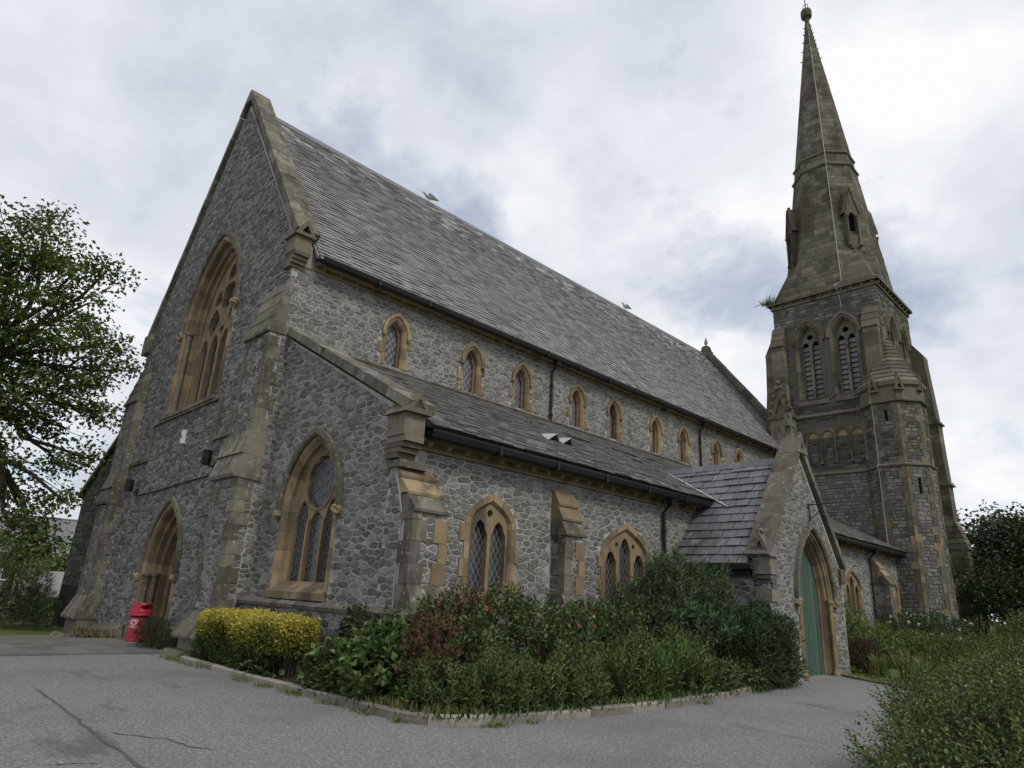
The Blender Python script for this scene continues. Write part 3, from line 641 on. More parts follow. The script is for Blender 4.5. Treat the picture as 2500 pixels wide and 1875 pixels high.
# south wall and its plate-traceried windows
fb = FX(A); aws = [Arch4(2.92, .55, .50, 3.05, 1.65), Arch4(7.77, .92, .72, 2.75, 1.68), Arch4(23.95, .84, .70, 2.72, 1.68), Arch4(29.0, .84, .70, 2.72, 1.68)]
asw = MB(); extrude_holes(asw, fb, rect(YA+.06, 31, -.5, 4.7), [a.poly(.08, 6) for a in aws], -.55, 0); asw = asw.build('aisle_south_wall', 'mortar', CH)
stones(asw, fb, rect(YA+.8, 11.6, 1.0, 4.42), [a.poly(.19, 6) for a in aws[:2]]+[rect(4.8, 5.52, 0, 3.9)], .24, .12, 101, tone=(.25, 1))
stones(asw, fb, rect(15.0, 31, .6, 4.42), [a.poly(.19, 6) for a in aws[2:]]+[rect(26.6, 27.3, 0, 3.8)], .26, .13, 102, tone=(.25, 1), pick=False)
for i, a in enumerate(aws):
    p = arch_window('aisle_window', fb, a, [(.19, -.2), (.19, .032), (.05, .032), (0, -.03), (-.01, -.2)], None, 'sandstone', 4, 8, 0, False, 3, .16 if i < 2 else 0)
    if i == 0:
        lt = [Arch(2.92-.268, .22, .36, 2.82, 1.72), Arch(2.92+.268, .22, .36, 2.82, 1.72)]; hs = [l.poly(0, 6, .05) for l in lt]+[foil((2.92, 3.33), .085, 1, 0, 12)]
    else:
        q = a.a-.33; lt = [Arch(a.c-q-.02, .225, .3, 2.6, 1.75), Arch(a.c, .235, .36, 2.92, 1.75), Arch(a.c+q+.02, .225, .3, 2.6, 1.75)]
        hs = [l.poly(0, 6, .045) for l in lt]+[foil((a.c+s*.36, 3.08), .07, 1, 0, 12) for s in (-1, 1)]
    plate(p, fb, a.poly(-.004, 8), hs, -.2, -.045); pane(p, fb, a.poly(.02, 6), -.22, 'glass'); 
    for l in lt: lattice(p, fb, l, .0, -.17, .12 if i < 2 else .16, R(60), .0055)
    for s in (-1, 1): mb = MB(); u0 = a.c+(s*.0 if i == 0 else s*(a.a-.33)/2); 
    sill(p, fb, a.c-a.a-.2, a.c+a.a+.2, 1.72, -.15, .1, .34, 'sandstone', 2)
eaves(A, 4.6, .78, 11.7, .5, .42, 4.33, 'aisle'); eaves(A, 4.6, 15.0, 30.6, .5, .42, 4.33, 'aisle')
downpipe(A, 9.42, 4.5, 0.0, .33); downpipe(A, 26.1, 4.5, .5, .33)
ar0, ar1 = (12.0, 4.74), (W, 7.8); al = math.hypot(ar0[0]-ar1[0], ar1[1]-ar0[1]); av = ((ar1[0]-ar0[0])/al, 0, (ar1[1]-ar0[1])/al); an = (-av[0]*0+av[2], 0, -av[0])
ard = MB(); ard.add([(11.88, .75, 4.803), (11.88, 31, 4.803), (W, 31, 7.8), (W, .75, 7.8), (11.8, .75, 4.74), (11.8, 31, 4.74), (W, 31, 7.5), (W, .75, 7.5)], [(0, 1, 2, 3), (4, 7, 6, 5), (0, 4, 5, 1), (0, 3, 7, 4)], .5); ard = ard.build('aisle_roof', 'slate', CH)
fr_ = Fr((12.03, 0, 4.735), (0, 1, 0), an, av)
slots = [(8.9, 2.1, 1.0), (10.9, 2.15, .9), (9.95, 3.9, .35), (14, 4.5, .3)]
def slot(u, s): return any(abs(u-(y-.2*(s-c))) < .17 and abs(s-c) < 0 for y, c, h in slots)
slates(ard, fr_, .78, 30.9, 0, al-.02, .19, .36, 121, thick=.024)
p = part('roof_flashing', CH)
for k in range(15): mb = MB(); mb.prism(FY(.9+k*2.0), [(W-.02, 7.80), (W+.1, 7.88), (W+.14, 7.84), (W+.1, 7.78)], -1.99, 0); mb.build('flashing_strip', 'tower_stone', p)
# lead vents, slipped slates, moss on the aisle roof
p = part('roof_vents', CH)
for k, y in enumerate((6.55, 7.15)):
    s0 = 2.35; mb = MB(); V = [fr_(y-.24, s0, .02), fr_(y+.24, s0, .02), fr_(y, s0-.02, .26), fr_(y, s0+.6, .03), fr_(y-.3, s0+.02, .012), fr_(y+.3, s0+.02, .012)]
    mb.add(V, [(0, 2, 3), (1, 3, 2), (0, 3, 4), (1, 5, 3)], .7); mb.build('lead_vent', 'lead_sheet', p); mb = MB(); mb.add([fr_(y-.22, s0+.05, .022), fr_(y+.22, s0+.05, .022), fr_(y, s0+.04, .22)], [(0, 1, 2)], 0); mb.build('vent_opening', 'iron', p)
p = part('slipped_slates', CH)
for k, (y, s, l) in enumerate([(9.7, 4.15, 1.35), (12.3, 4.25, 1.5), (11.6, 3.1, .6), (14.6, 4.6, .7), (3.0, 5.2, .3)]):
    mb = MB(); q = [fr_(y-l/2, s, .045), fr_(y+l/2, s, .05), fr_(y+l/2, s+.2, .05), fr_(y-l/2, s+.2, .045)]; mb.add(q, [(0, 1, 2, 3)], .1); mb.build('gap', 'dark_inside', p)
# north aisle (seen end-on beyond the west front)
fna = FY(YA); na = MB(); na.prism(fna, [(-W+.02, -.9), (-W+.02, 7.9), (-12.0, 4.95), (-12.0, -.9)], -.6, 0, .5); na = na.build('north_aisle_wall', 'algae_wall', CH)
stones(na, fna, [(-11.95, 1.2), (-W, 1.2), (-W, 7.7), (-11.95, 4.85)], (), .5, .22, 131, mat='dark_rubble', pick=False, tone=(0, .5), h=(.012, .025))
nac = part('gable_coping', CH); slope_blocks(nac, fna, (-W-.04, 7.95), (-12.45, 4.85), .2, -.5, .12, 7, 'tower_stone')
mb = MB(); mb.add([(-12.3, .75, 4.74), (-12.3, 31, 4.74), (-W, 31, 7.8), (-W, .75, 7.8)], [(0, 3, 2, 1)], .5); mb.add([(-12.0, .8, -.5), (-12.0, 31, -.5), (-12.0, 31, 4.8), (-12.0, .8, 4.8)], [(0, 1, 2, 3)], .4); mb.build('north_aisle_roof', 'slate', CH)
# ---------------------------------------------------------------- south porch
PC = 12.6; fp = FX(PX); pd = Arch(12.92, 1.02, 1.72, 2.0, -.3)
pw = MB(); extrude_holes(pw, fp, [(10.15, -.3), (15.05, -.3), (15.05, 2.9), (PC, 6.1), (10.15, 2.9)], [pd.poly(.14)], -.45, 0); pw = pw.build('porch_wall', 'mortar', CH)
stones(pw, fp, [(10.2, 0), (15.0, 0), (15.0, 2.85), (PC, 6.0), (10.2, 2.85)], [pd.poly(.2)], .21, .115, 141, tone=(.15, 1))
for k, (y, s) in enumerate([(10.15, -1), (15.05, 1)]):
    MB().box((11.4, min(y, y-s*.4), -.3), (PX-.2, max(y, y-s*.4), 2.9), .5).build('porch_side_wall', 'mortar', CH)
psw = [o for o in CH.children if o.name.startswith('porch_side_wall')][0]
stones(psw, Fr((0, 10.15, 0), (1, 0, 0), (0, -1, 0)), rect(11.55, PX-.05, 1.0, 2.62), (), .25, .12, 143)
prof_p = [(.16, -.3), (.16, .035), (.12, .035), (.09, -.02), (.06, -.03), (.05, -.1), (0, -.13), (-.02, -.24), (-.05, -.27), (-.05, -.36)]
p = arch_window('porch_doorway', fp, pd, prof_p, [(.22, -.04), (.22, .09), (.26, .13), (.37, .13), (.37, -.04)], 'sandstone', 6, 12, .13, True, 3, .2)
for s in (-1, 1): shaft(p, fp, 12.92+s*(1.02+.03), .0, .0, 2.05, .05, 'sandstone')
dg = part('porch_door', CH); Rr = pd.R
def zarch(u): return pd.spring+math.sqrt(max(0, Rr*Rr-(abs(u-pd.c)+Rr-pd.a)**2)) if abs(u-pd.c) < pd.a else pd.spring
for leaf in (-1, 1):
    for k in range(7):
        u0 = pd.c+(leaf*(k*.147+.008) if leaf > 0 else -(k+1)*.147); u1 = u0+.133; n = 4
        top = [(u1+(u0-u1)*i/n, zarch(u1+(u0-u1)*i/n)+.02) for i in range(n+1)]
        mb = MB(); mb.prism(fp, [(u0, .03), (u1, .03)]+top, -.35, -.315+.004*(k % 2)); mb.build('plank', 'green_paint', dg)
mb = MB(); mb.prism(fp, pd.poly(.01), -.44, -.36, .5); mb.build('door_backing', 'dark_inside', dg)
MB().box((PX-.5, 11.8, -.2), (PX+.12, 14.05, .03)).build('threshold', 'kerbstone', CH)
pcp = part('gable_coping', CH)
for s in (-1, 1): slope_blocks(pcp, fp, (PC+s*.05, 6.22), (PC+s*2.58, 2.93), .17, -.5, .11, 4, 'weathered_stone')
def porch_kneeler(s):
    p = part('kneeler', CH); y0, y1 = (10.0, 10.42) if s < 0 else (14.8, 15.15); x0, x1 = PX-.36, PX+.1
    MB().box((x0, y0, 2.55), (x1, y1, 2.98)).build('block', 'weathered_stone', p)
    if s < 0:
        for dy, z0, z1 in ((.06, 2.44, 2.54), (.12, 2.34, 2.43), (.18, 2.22, 2.33)): MB().box((x0+.03, y0+dy, z0), (x1-.03, y1, z1)).build('corbel', 'weathered_stone', p)
        xm = (x0+x1)/2; mb = MB(); f = FY(y0); extrude_holes(mb, f, [(x0-.06, 2.985), (x1+.06, 2.985), (xm, 3.6)], [[(x0+.09, 3.05), (x1-.09, 3.05), (xm, 3.4)]], -.4, .05); mb.build('gablet', 'weathered_stone', p)
        MB().lathe((xm, y0+.1, 3.54), [(.03, 0), (.09, .06), (.1, .1), (.05, .16), (.02, .18)], 7).build('finial_knob', 'weathered_stone', p)
        MB().box((x0-.02, y0+.12, 1.9), (x1-.05, y1+.1, 2.21)).build('base_stone', 'weathered_stone', p)
porch_kneeler(-1); porch_kneeler(1)
# cross finial
p = part('cross_finial', CH)
mb = MB(); extrude_holes(mb, FX(PX+.06), [(PC-.36, 6.12), (PC+.36, 6.12), (PC, 6.78)], [[(PC-.1, 6.26), (PC+.1, 6.26), (PC, 6.5)]], -.5, .08); mb.build('gablet', 'weathered_stone', p)
mb = MB(); x = PX-.2
mb.prism(FX(x), [(PC-.07, 6.6), (PC+.07, 6.6), (PC+.05, 7.0), (PC+.24, 6.96), (PC+.27, 7.14), (PC+.06, 7.13), (PC+.1, 7.4), (PC-.1, 7.4), (PC-.06, 7.13), (PC-.27, 7.14), (PC-.24, 6.96), (PC-.05, 7.0)], -.1, .08); mb.build('cross', 'weathered_stone', p)
# porch roof
PR, PE, SL = 5.98, 2.80, (5.98-2.80)/2.66; cp_ = math.hypot(1, SL); x0, x1 = 9.0, PX-.47
pr = MB()
for s in (-1, 1): pr.add([(x0, PC+s*2.66, PE), (x1, PC+s*2.66, PE), (x1, PC, PR), (x0, PC, PR), (x0, PC+s*2.6, PE-.12), (x1, PC+s*2.6, PE-.12), (x1, PC, PR-.2), (x0, PC, PR-.2)], [(0, 1, 2, 3), (4, 7, 6, 5), (0, 4, 5, 1), (1, 5, 6, 2)], .5)
pr = pr.build('porch_roof', 'porch_slate', CH)
fpl = Fr((0, PC-2.68, PE-.01), (1, 0, 0), (0, -SL/cp_, 1/cp_), (0, 1/cp_, SL/cp_))
slates(pr, fpl, 9.0, x1-.01, 0, 2.68*cp_-.05, .315, .40, 151, 'porch_slate', .028, gap=.024, skip=lambda u, s: u < 11.3 and (2.80+s*SL/cp_) < 7.8-(u-W)*.522-.5)
fpr = Fr((0, PC+2.68, PE-.01), (1, 0, 0), (0, SL/cp_, 1/cp_), (0, -1/cp_, SL/cp_)); slates(pr, fpr, 11.0, x1-.01, 0, 2.68*cp_-.05, .315, .40, 152, 'porch_slate', .024, pick=False)
p = part('porch_ridge', CH)
for k in range(10):
    a = 9.45+k*.43
    if a > x1-.2: break
    mb = MB(); mb.prism(Fr((0, 0, 0), (0, 1, 0), (1, 0, 0)), [(PC-.17, PR-.13), (PC-.05, PR+.08), (PC+.05, PR+.08), (PC+.17, PR-.13), (PC, PR-.02)], a+.003, min(a+.428, x1)); mb.build('ridge_tile', 'ridge_tile', p)
mb = MB(); mb.box((11.45, PC-2.72, PE-.14), (x1+.02, PC-2.58, PE-.03)); mb.build('porch_gutter', 'iron', CH)
mb = MB(); mb.box((11.45, PC-2.6, PE-.3), (x1+.02, PC-2.46, PE-.12)); mb.build('porch_fascia', 'iron', CH)
p = part('valley_flashing', CH)
for k in range(5):
    z = 5.95-k*.3; X = W+(7.8-z)/.522; Y = PC-(PR-z)/SL; z2 = z-.3; X2 = W+(7.8-z2)/.522; Y2 = PC-(PR-z2)/SL
    mb = MB(); mb.add([(X, Y-.06, z+.045), (X+.03, Y+.02, z+.06), (X2+.03, Y2+.02, z2+.06), (X2, Y2-.06, z2+.045)], [(0, 1, 2, 3)], .3); mb.build('flashing_strip', 'lead_sheet', p)
# ---------------------------------------------------------------- tower
TX0, TX1, TY0, TY1, TZ = 6.05, 12.0, 31.0, 36.9, 19.72; fT = FY(TY0); fS = FX(TX1)
lw = [Arch(8.02, .6, 1.07, 17.0, 13.55), Arch(10.05, .6, 1.07, 17.0, 13.55)]; ls_ = [Arch(33.0, .6, 1.07, 17.0, 13.55), Arch(35.05, .6, 1.07, 17.0, 13.55)]
tw = MB(); extrude_holes(tw, fT, rect(TX0, TX1, -.4, TZ), [a.poly(.12) for a in lw], -.7, 0); tw = tw.build('tower_west_wall', 'dark_mortar', CH)
ts = MB(); extrude_holes(ts, fS, rect(TY0+.01, TY1, -.4, TZ), [a.poly(.12) for a in ls_], -.7, -.004); ts = ts.build('tower_south_wall', 'dark_mortar', CH)
MB().box((TX0+.02, TY0+.3, -.4), (TX0+.7, TY1-.01, TZ), .5).build('tower_north_wall', 'dark_mortar', CH); MB().box((TX0+.01, TY1-.7, -.4), (TX1-.02, TY1-.005, TZ), .5).build('tower_east_wall', 'dark_mortar', CH)
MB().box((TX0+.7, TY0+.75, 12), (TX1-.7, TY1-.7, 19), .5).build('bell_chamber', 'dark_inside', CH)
TK = dict(sx=.36, sy=.19, coursed=True, mat='dark_rubble', joint=.028, h=(.012, .03))
stones(tw, fT, rect(TX0, TX1, 18.3, 19.6), [a.poly(.5) for a in lw], seed=161, tone=(.2, 1), **TK)
stones(tw, fT, rect(TX0, TX1, 12.55, 18.3), [a.poly(.5) for a in lw]+[rect(5.9, 6.7, 12, 18), rect(11.15, 12, 12, 18)], seed=162, tone=(0, .7), **TK)
stones(tw, fT, rect(6.9, 10.7, 9.12, 12.4), [rect(7.4, 10.6, 11.0, 12.1)], seed=163, tone=(0, .75), **TK)
stones(tw, fT, rect(6.2, 10.7, 3, 9.0), (), seed=164, tone=(.3, 1), **{**TK, 'mat': 'rubble'})
stones(ts, fS, rect(TY0+.1, TY1, 12.5, 19.6), [a.poly(.5) for a in ls_], seed=165, **TK); stones(ts, fS, rect(32.5, TY1, 0, 12.5), (), seed=166, **TK)
LS = None
for f, wins in ((fT, lw), (fS, ls_)):
    for a in wins:
        p = arch_window('belfry_window', f, a, [(.2, -.4), (.2, .06), (.1, .06), (.04, -.06), (0, -.1), (0, -.22), (-.06, -.28), (-.06, -.46)], [(.2, -.03), (.2, .1), (.25, .14), (.36, .14), (.36, -.03)], 'tower_stone', 8, 10, .08, False)
        lt = [Arch(a.c+s*.285, .2, .3, 16.85, 13.6) for s in (-1, 1)]
        plate(p, f, a.poly(-.05), [l.poly(0, 6, .03) for l in lt]+[foil((a.c, 17.45), .17, 4, .35)], -.46, -.34, 'weathered_stone')
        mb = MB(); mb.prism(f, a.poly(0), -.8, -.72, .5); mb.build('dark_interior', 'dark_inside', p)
        mb = MB(); box_fr(mb, f, a.c-.06, a.c+.06, 13.6, 16.9, -.35, -.26); mb.build('mullion', 'weathered_stone', p)
        for l in lt:
            for k in range(11):
                z = 13.62+k*.305; mb = MB(); V = [f(l.c-.22, z, -.475), f(l.c+.22, z, -.475), f(l.c+.22, z+.285, -.59), f(l.c-.22, z+.285, -.59), f(l.c-.22, z-.02, -.49), f(l.c+.22, z-.02, -.49), f(l.c+.22, z+.26, -.605), f(l.c-.22, z+.26, -.605)]
                mb.add(V, [(0, 1, 2, 3), (4, 7, 6, 5), (0, 4, 5, 1), (3, 2, 6, 7), (0, 3, 7, 4), (1, 5, 6, 2)]); mb.build('louvre_slat', 'louvre_slate', p)
        sill(p, f, a.c-.85, a.c+.85, 13.62, -.4, .1, .5, 'tower_stone', 3)
p = part('tower_string', CH)
for z0, z1 in ((12.38, 12.54), (9.0, 9.14)):
    mb = MB(); mb.prism(Fr((TX0-.05, TY0, 0), (0, -1, 0), (1, 0, 0)), [(-.05, z0), (.1, z0), (.13, z0+.05), (.05, z1+.03), (-.05, z1+.03)], 0, TX1-TX0); mb.build('string', 'tower_stone', p)
    mb = MB(); mb.box((TX1-.05, TY0+.5, z0), (TX1+.12, TY1, z1)); mb.build('string', 'tower_stone', p)
p = part('blind_arcade', CH); ar4 = [Arch(7.82+.79*k, .29, .36, 11.12, 11.0) for k in range(4)]
mb = MB(); extrude_holes(mb, fT, [(7.42, 11.06), (10.6, 11.06), (10.6, 11.5), (10.6, 11.62), (7.42, 11.62)], [a.poly(0, 6)[1:-1] for a in ar4], .0, .1); mb.build('arcade_arches', 'tower_stone', p)
for a in ar4:
    mb = MB(); mb.tube([fT(*a.pt(.12, 1+2*i/14), .1) for i in range(15)], .045, 6); mb.build('hood_mould', 'tower_stone', p)
    mb = MB(); mb.prism(fT, a.poly(-.01, 6), -.02, .035, .9); mb.build('panel', 'sandstone', p)
for k in range(5): shaft(p, fT, 7.425+.79*k, .1, 9.62, 11.08, .055, 'weathered_stone')
# cornice
p = part('tower_cornice', CH); c0 = .2
for f, (u0, u1) in ((fT, (TX0-c0, TX1+c0)), (fS, (TY0-c0, TY1+c0)), (Fr((TX0, 0, 0), (0, 1, 0), (-1, 0, 0)), (TY0-c0+.01, TY1+c0-.01)), (Fr((0, TY1, 0), (1, 0, 0), (0, 1, 0)), (TX0-c0+.01, TX1+c0-.01))):
    e = .0 if f in (fT,) else .003
    mb = MB(); box_fr(mb, f, u0+e, u1-e, 19.86, 20.02, -.5, c0+.06-e); mb.build('upper_moulding', 'tower_stone', p)
    mb = MB(); box_fr(mb, f, u0+.1+e, u1-.1-e, 19.6, 19.68, -.3, .1-e); mb.build('lower_moulding', 'tower_stone', p)
    n = 11
    for k in range(n):
        u = u0+.3+(u1-u0-.6)*k/(n-1); mb = MB(); boss(mb, f(u, 19.77, .1), .1, k); mb.build('carved_block', 'tower_stone', p)
    mb = MB(); box_fr(mb, f, u0+.15+e, u1-.15-e, 19.67, 19.87, -.3, .05-e); mb.build('frieze', 'tower_stone', p)
# spire
SX, SY, SZ0, SZ1, AP0, AP1 = 9.02, 33.95, 20.0, 43.1, 2.93, .13
def ap(z): return AP0+(AP1-AP0)*(z-SZ0)/(SZ1-SZ0)
def octo(z, e=0.0, cx_=SX, cy_=SY, a=None):
    r = ((ap(z) if a is None else a)+e)/math.cos(math.pi/8); return [(cx_+r*math.cos(math.pi/8+k*math.pi/4), cy_+r*math.sin(math.pi/8+k*math.pi/4), z) for k in range(8)]
sp = MB(); sp.loft([octo(SZ0), octo(SZ1)], .5); sp = sp.build('spire', 'dark_mortar', CH)
t8 = math.tan(math.pi/8)
for k, th in enumerate((-90, -45, 0, -135, 180, 45)):
    hx, hy = math.cos(R(th)), math.sin(R(th)); l = math.hypot(SZ1-SZ0, AP0-AP1); v = ((AP1-AP0)*hx/l, (AP1-AP0)*hy/l, (SZ1-SZ0)/l)
    f = Fr((SX+hx*AP0, SY+hy*AP0, SZ0), (-hy, hx, 0), (hx*(SZ1-SZ0)/l, hy*(SZ1-SZ0)/l, (AP0-AP1)/l), v)
    stones(sp, f, [(-AP0*t8, 0), (AP0*t8, 0), (AP1*t8, l), (-AP1*t8, l)], (), .62, .34, 171+k, True, .014, (.006, .018), 'spire_stone', False)
for z in (29.35, 30.35): mb = MB(); mb.loft([octo(z, .03), octo(z+.06, .12), octo(z+.14, .12), octo(z+.22, .02)]); mb.build('spire_band', 'tower_stone', sp)
for th in (-45, -135, 45, 135):
    hx, hy = math.cos(R(th)), math.sin(R(th)); sx_, sy_ = math.copysign(2.97, hx), math.copysign(2.95, hy); z1 = 23.0
    a, b = (SX+sx_, SY+math.copysign(ap(20)*t8, hy)), (SX+math.copysign(ap(20)*t8, hx), SY+sy_); tip = (SX+hx*ap(z1), SY+hy*ap(z1), z1+.1)
    mb = MB(); cz = 20.02; n = 9                              # stepped courses of the broach
    for k in range(n):
        q0, q1 = k/n, (k+1)/n-.004
        L3 = lambda q, P_: tuple(P_[i]+(tip[i]-P_[i])*q for i in range(3)); c3, a3, b3 = (SX+sx_, SY+sy_, cz), (*a, cz), (*b, cz)
        mb.add([L3(q0, a3), L3(q0, c3), L3(q0, b3), L3(q1, a3), L3(q1, c3), L3(q1, b3)], [(0, 1, 4, 3), (1, 2, 5, 4), (3, 4, 5), (0, 2, 1)], RNG.random())
    mb.build('broach', 'spire_stone', sp)
    # lucarne on the diagonal face
    u_ = (-hy, hx, 0); f = Fr((SX+hx*(ap(22.9)+.12), SY+hy*(ap(22.9)+.12), 0), u_, (hx, hy, 0)); q = part('lucarne', CH); hole = Arch(0, .24, .36, 24.9, 23.7)
    mb = MB(); extrude_holes(mb, f, [(-.38, 22.8), (.38, 22.8), (.38, 25.3), (0, 26.9), (-.38, 25.3)], [hole.poly(0, 6)], -1.1, 0); mb.build('front', 'spire_stone', q)
    mb = MB(); mb.prism(f, hole.poly(.02, 6), -.32, -.25, .5); mb.build('dark_opening', 'dark_inside', q)
    for s in (-1, 1):
        slope_blocks(q, f, (s*.02, 27.0), (s*.48, 25.15), .08, -1.0, .06, 3, 'spire_stone'); shaft(q, f, s*.33, .06, 22.9, 25.0, .07, 'spire_stone')
    mb = MB(); boss(mb, f(0, 27.1, -.08), .11, 3); mb.build('finial_knob', 'spire_stone', q)
q = part('spire_finial', CH); MB().lathe((SX, SY, 0), [(.12, 43.0), (.16, 43.2), (.13, 43.35), (.2, 43.5), (.36, 43.6), (.40, 43.9), (.36, 44.2), (.22, 44.35), (.05, 44.4)], 10).build('ball', 'tower_stone', q)
mb = MB(); mb.tube([(SX, SY, 44.3), (SX, SY, 44.7), (SX, SY, 48.2)], [.05, .035, .03], 6); mb.build('rod', 'rusty_iron', q)
mb = MB(); mb.tube([(SX+.18*math.cos(t), SY, 44.6+.26*math.sin(t)) for t in np.linspace(0, 6.28, 15)], .025, 5); mb.build('ring', 'rusty_iron', q)
for z in (39.6, 40.5, 41.3, 42.0, 42.6):
    for (x, y, _) in octo(z)[::1]: mb = MB(); d = nrm((x-SX, y-SY, .3)); mb.tube([A3((x, y, z)), A3((x, y, z))+d*.08, A3((x, y, z))+d*.12+A3((0, 0, .04))], [.04, .035, .02], 5); mb.build('crocket', 'tower_stone', q)
q = part('lightning_conductor', CH); vx = lambda z, e: octo(z, e)[6]
mb = MB(); mb.tube([vx(z, .06) for z in (42.8, 38, 34, 30.6)]+[vx(30.4, .16), vx(29.3, .16), vx(28.8, .06), vx(20.4, .05), (9.9, 30.72, 20.05), (10.0, 30.72, 19.85), (10.05, 30.94, 19.5), (10.1, 30.94, 18.6)], .02, 5, .2); mb.build('strip', 'lead_sheet', q)
# stair turret
TS = 1.15; TQ = TS/math.sqrt(2); TA = TS*(1+math.sqrt(2))/2; TCX, TCY = 10.5+TQ+TS/2, 31-TQ+TA
def toct(z, e=0.0): return octo(z, e, TCX, TCY, TA)
tt = MB(); tt.loft([toct(-.4, .05), toct(9.0, .05)], .5); tt.loft([toct(9.0, 0), toct(13.5, 0)], .5); tt = tt.build('stair_turret', 'dark_mortar', CH)
for k, th in enumerate((-135, -90, -45, 0)):
    hx, hy = math.cos(R(th)), math.sin(R(th))
    for e, z0, z1, mt, sd_ in ((.05, .3, 8.98, 'rubble', 181), (0, 9.15, 12.35, 'dark_rubble', 191)):
        f = Fr((TCX+hx*(TA+e), TCY+hy*(TA+e), 0), (-hy, hx, 0), (hx, hy, 0)); slit = []
        if th == -90 and mt != 'rubble': slit = [rect(-.05, .09, 11.4, 12.0)]
        if th == -45 and mt == 'rubble': slit = [rect(-.05, .09, 7.6, 8.4)]
        stones(tt, f, rect(-TS/2+.2, TS/2-.2, z0, z1), slit, .34, .18, sd_+k, True, .028, (.012, .03), mt, True, (.1, .9))
        for s_ in slit: mb = MB(); mb.prism(f, s_, -.04, .004, .5); mb.build('arrow_slit', 'dark_inside', tt)
        zz = z0; j = 0
        while zz < z1-.1:
            hh = min(.38*RNG.uniform(.85, 1.15), z1-zz)
            for s in (-1, 1):
                wq = .3 if (j+(s > 0)) % 2 else .17; a_, b_ = sorted((s*(TS/2+.018), s*(TS/2-wq))); mb = MB(); box_fr(mb, f, a_, b_, zz+.004, zz+hh-.004, -.08, .036); mb.build('quoin', 'sandstone' if (mt == 'rubble' and zz < 7 and RNG.random() < .14) else 'tower_stone', tt)
            zz += hh; j += 1
for z in (8.98, 12.36): mb = MB(); mb.loft([toct(z, .04), toct(z+.05, .15), toct(z+.12, .15), toct(z+.2, .03)]); mb.build('string', 'tower_stone', tt)
mb = MB(); mb.loft([toct(12.56, .035), toct(13.25, .035)]); mb.build('parapet', 'tower_stone', tt); mb = MB(); mb.loft([toct(13.25, .06), toct(13.32, .16), toct(13.5, .16), toct(13.55, .08)]); mb.build('eaves_moulding', 'tower_stone', tt)
trf = part('turret_roof', CH); n = 13
for k in range(n):
    q0, q1 = k/n, (k+1)/n; e0 = lambda q: (TA+.08)*(1-q)*(1+.1*q); z0, z1 = 13.55+3.3*q0, 13.55+3.3*q1; mb = MB()
    mb.loft([octo(z0, .035, TCX, TCY, e0(q0)), octo(z0+.05, .03, TCX, TCY, e0(q0)), octo(z1, .0, TCX, TCY, max(.03, e0(q1)))]); mb.build('stone_course', 'tower_stone', trf)
for th in (-90, -45, 0):
    hx, hy = math.cos(R(th)), math.sin(R(th)); s = -.42
    f = Fr((TCX+hx*(TA+.12), TCY+hy*(TA+.12), 0), (-hy, hx, 0), (hx, hy, 0)); mb = MB(); extrude_holes(mb, f, [(s-.26, 13.0), (s+.26, 13.0), (s, 14.0)], [[(s-.14, 13.08), (s+.14, 13.08), (s, 13.7)]], -.2, .08); mb.build('gablet', 'tower_stone', trf)
mb = MB(); f = Fr((TCX, TCY, 0), (1, 0, 0), (0, -1, 0)); vt = lambda z, e: toct(z, e)[5]
mb.tube([vt(13.2, .08), vt(12.6, .07), vt(12.45, .18), vt(12.3, .06), vt(9.2, .06), vt(9.05, .18), vt(8.9, .1), vt(5.2, .1), vt(4.9, .1)], .018, 5, .2); mb.build('strip', 'lead_sheet', q)
# tower buttresses
def tower_buttress(fr, prof, w0, w1, seed, steps):
    p = part('tower_buttress', CH); mb = MB(); mb.prism(fr, prof, w0, w1, .5); mb.build('core', 'dark_mortar', p)
    for k, (u, z0, z1) in enumerate(steps):
        zz = z0
        while zz < z1-.1:
            hh = min(RNG.uniform(.32, .5), z1-zz); mb = MB(); box_fr(mb, fr, prof[0][0]-.0, u+RNG.uniform(.0, .012), zz+.004, zz+hh-.004, w0-.02, w1+.02); mb.build('ashlar_block', 'tower_stone', p); zz += hh
    return p
fB = Fr((0, 0, 0), (1, 0, 0), (0, -1, 0))
p = tower_buttress(fB, [(11.9, -.4), (13.38, -.4), (13.38, 5.4), (13.0, 6.75), (12.97, 8.9), (12.9, 12.4), (12.68, 16.7), (11.9, 17.9)], -36.95, -36.05, 201, [(13.39, .2, 5.4), (12.98, 6.8, 8.85), (12.92, 9.1, 12.4), (12.7, 12.6, 16.6)])
for k in range(5): z = 5.35+k*.3; d = 13.48-k*.085; mb = MB(); mb.prism(fB, [(11.9, z), (d, z), (d+.01, z+.05), (d-.12, z+.33), (11.9, z+.33)], -36.99, -36.01); mb.build('weathering', 'weathered_stone', p)
for z, d in ((8.85, 13.12), (12.4, 13.05)): mb = MB(); mb.prism(fB, [(11.9, z), (d, z), (d, z+.08), (d-.12, z+.28), (11.9, z+.28)], -37.02, -35.98); mb.build('weathering', 'tower_stone', p)
fE = Fr((0, TY0, 0), (0, -1, 0), (1, 0, 0))
for (a0, a1, zb) in ((5.98, 6.66, 0.0), (11.2, 11.92, 12.4)):
    p = tower_buttress(fE, [(-.05, zb), (.5, zb), (.5, 17.05), (-.05, 18.4)], a0, a1, 211, [(.5, max(zb, 6), 17.0)])
    for k in range(3): z = 16.95+k*.46; d = .6-k*.19; mb = MB(); mb.prism(fE, [(-.05, z), (d, z), (d, z+.05), (d-.22, z+.48), (-.05, z+.48)], a0-.05, a1+.05); mb.build('weathering', 'tower_stone', p)
fNn = Fr((0, 0, 0), (-1, 0, 0), (0, -1, 0))
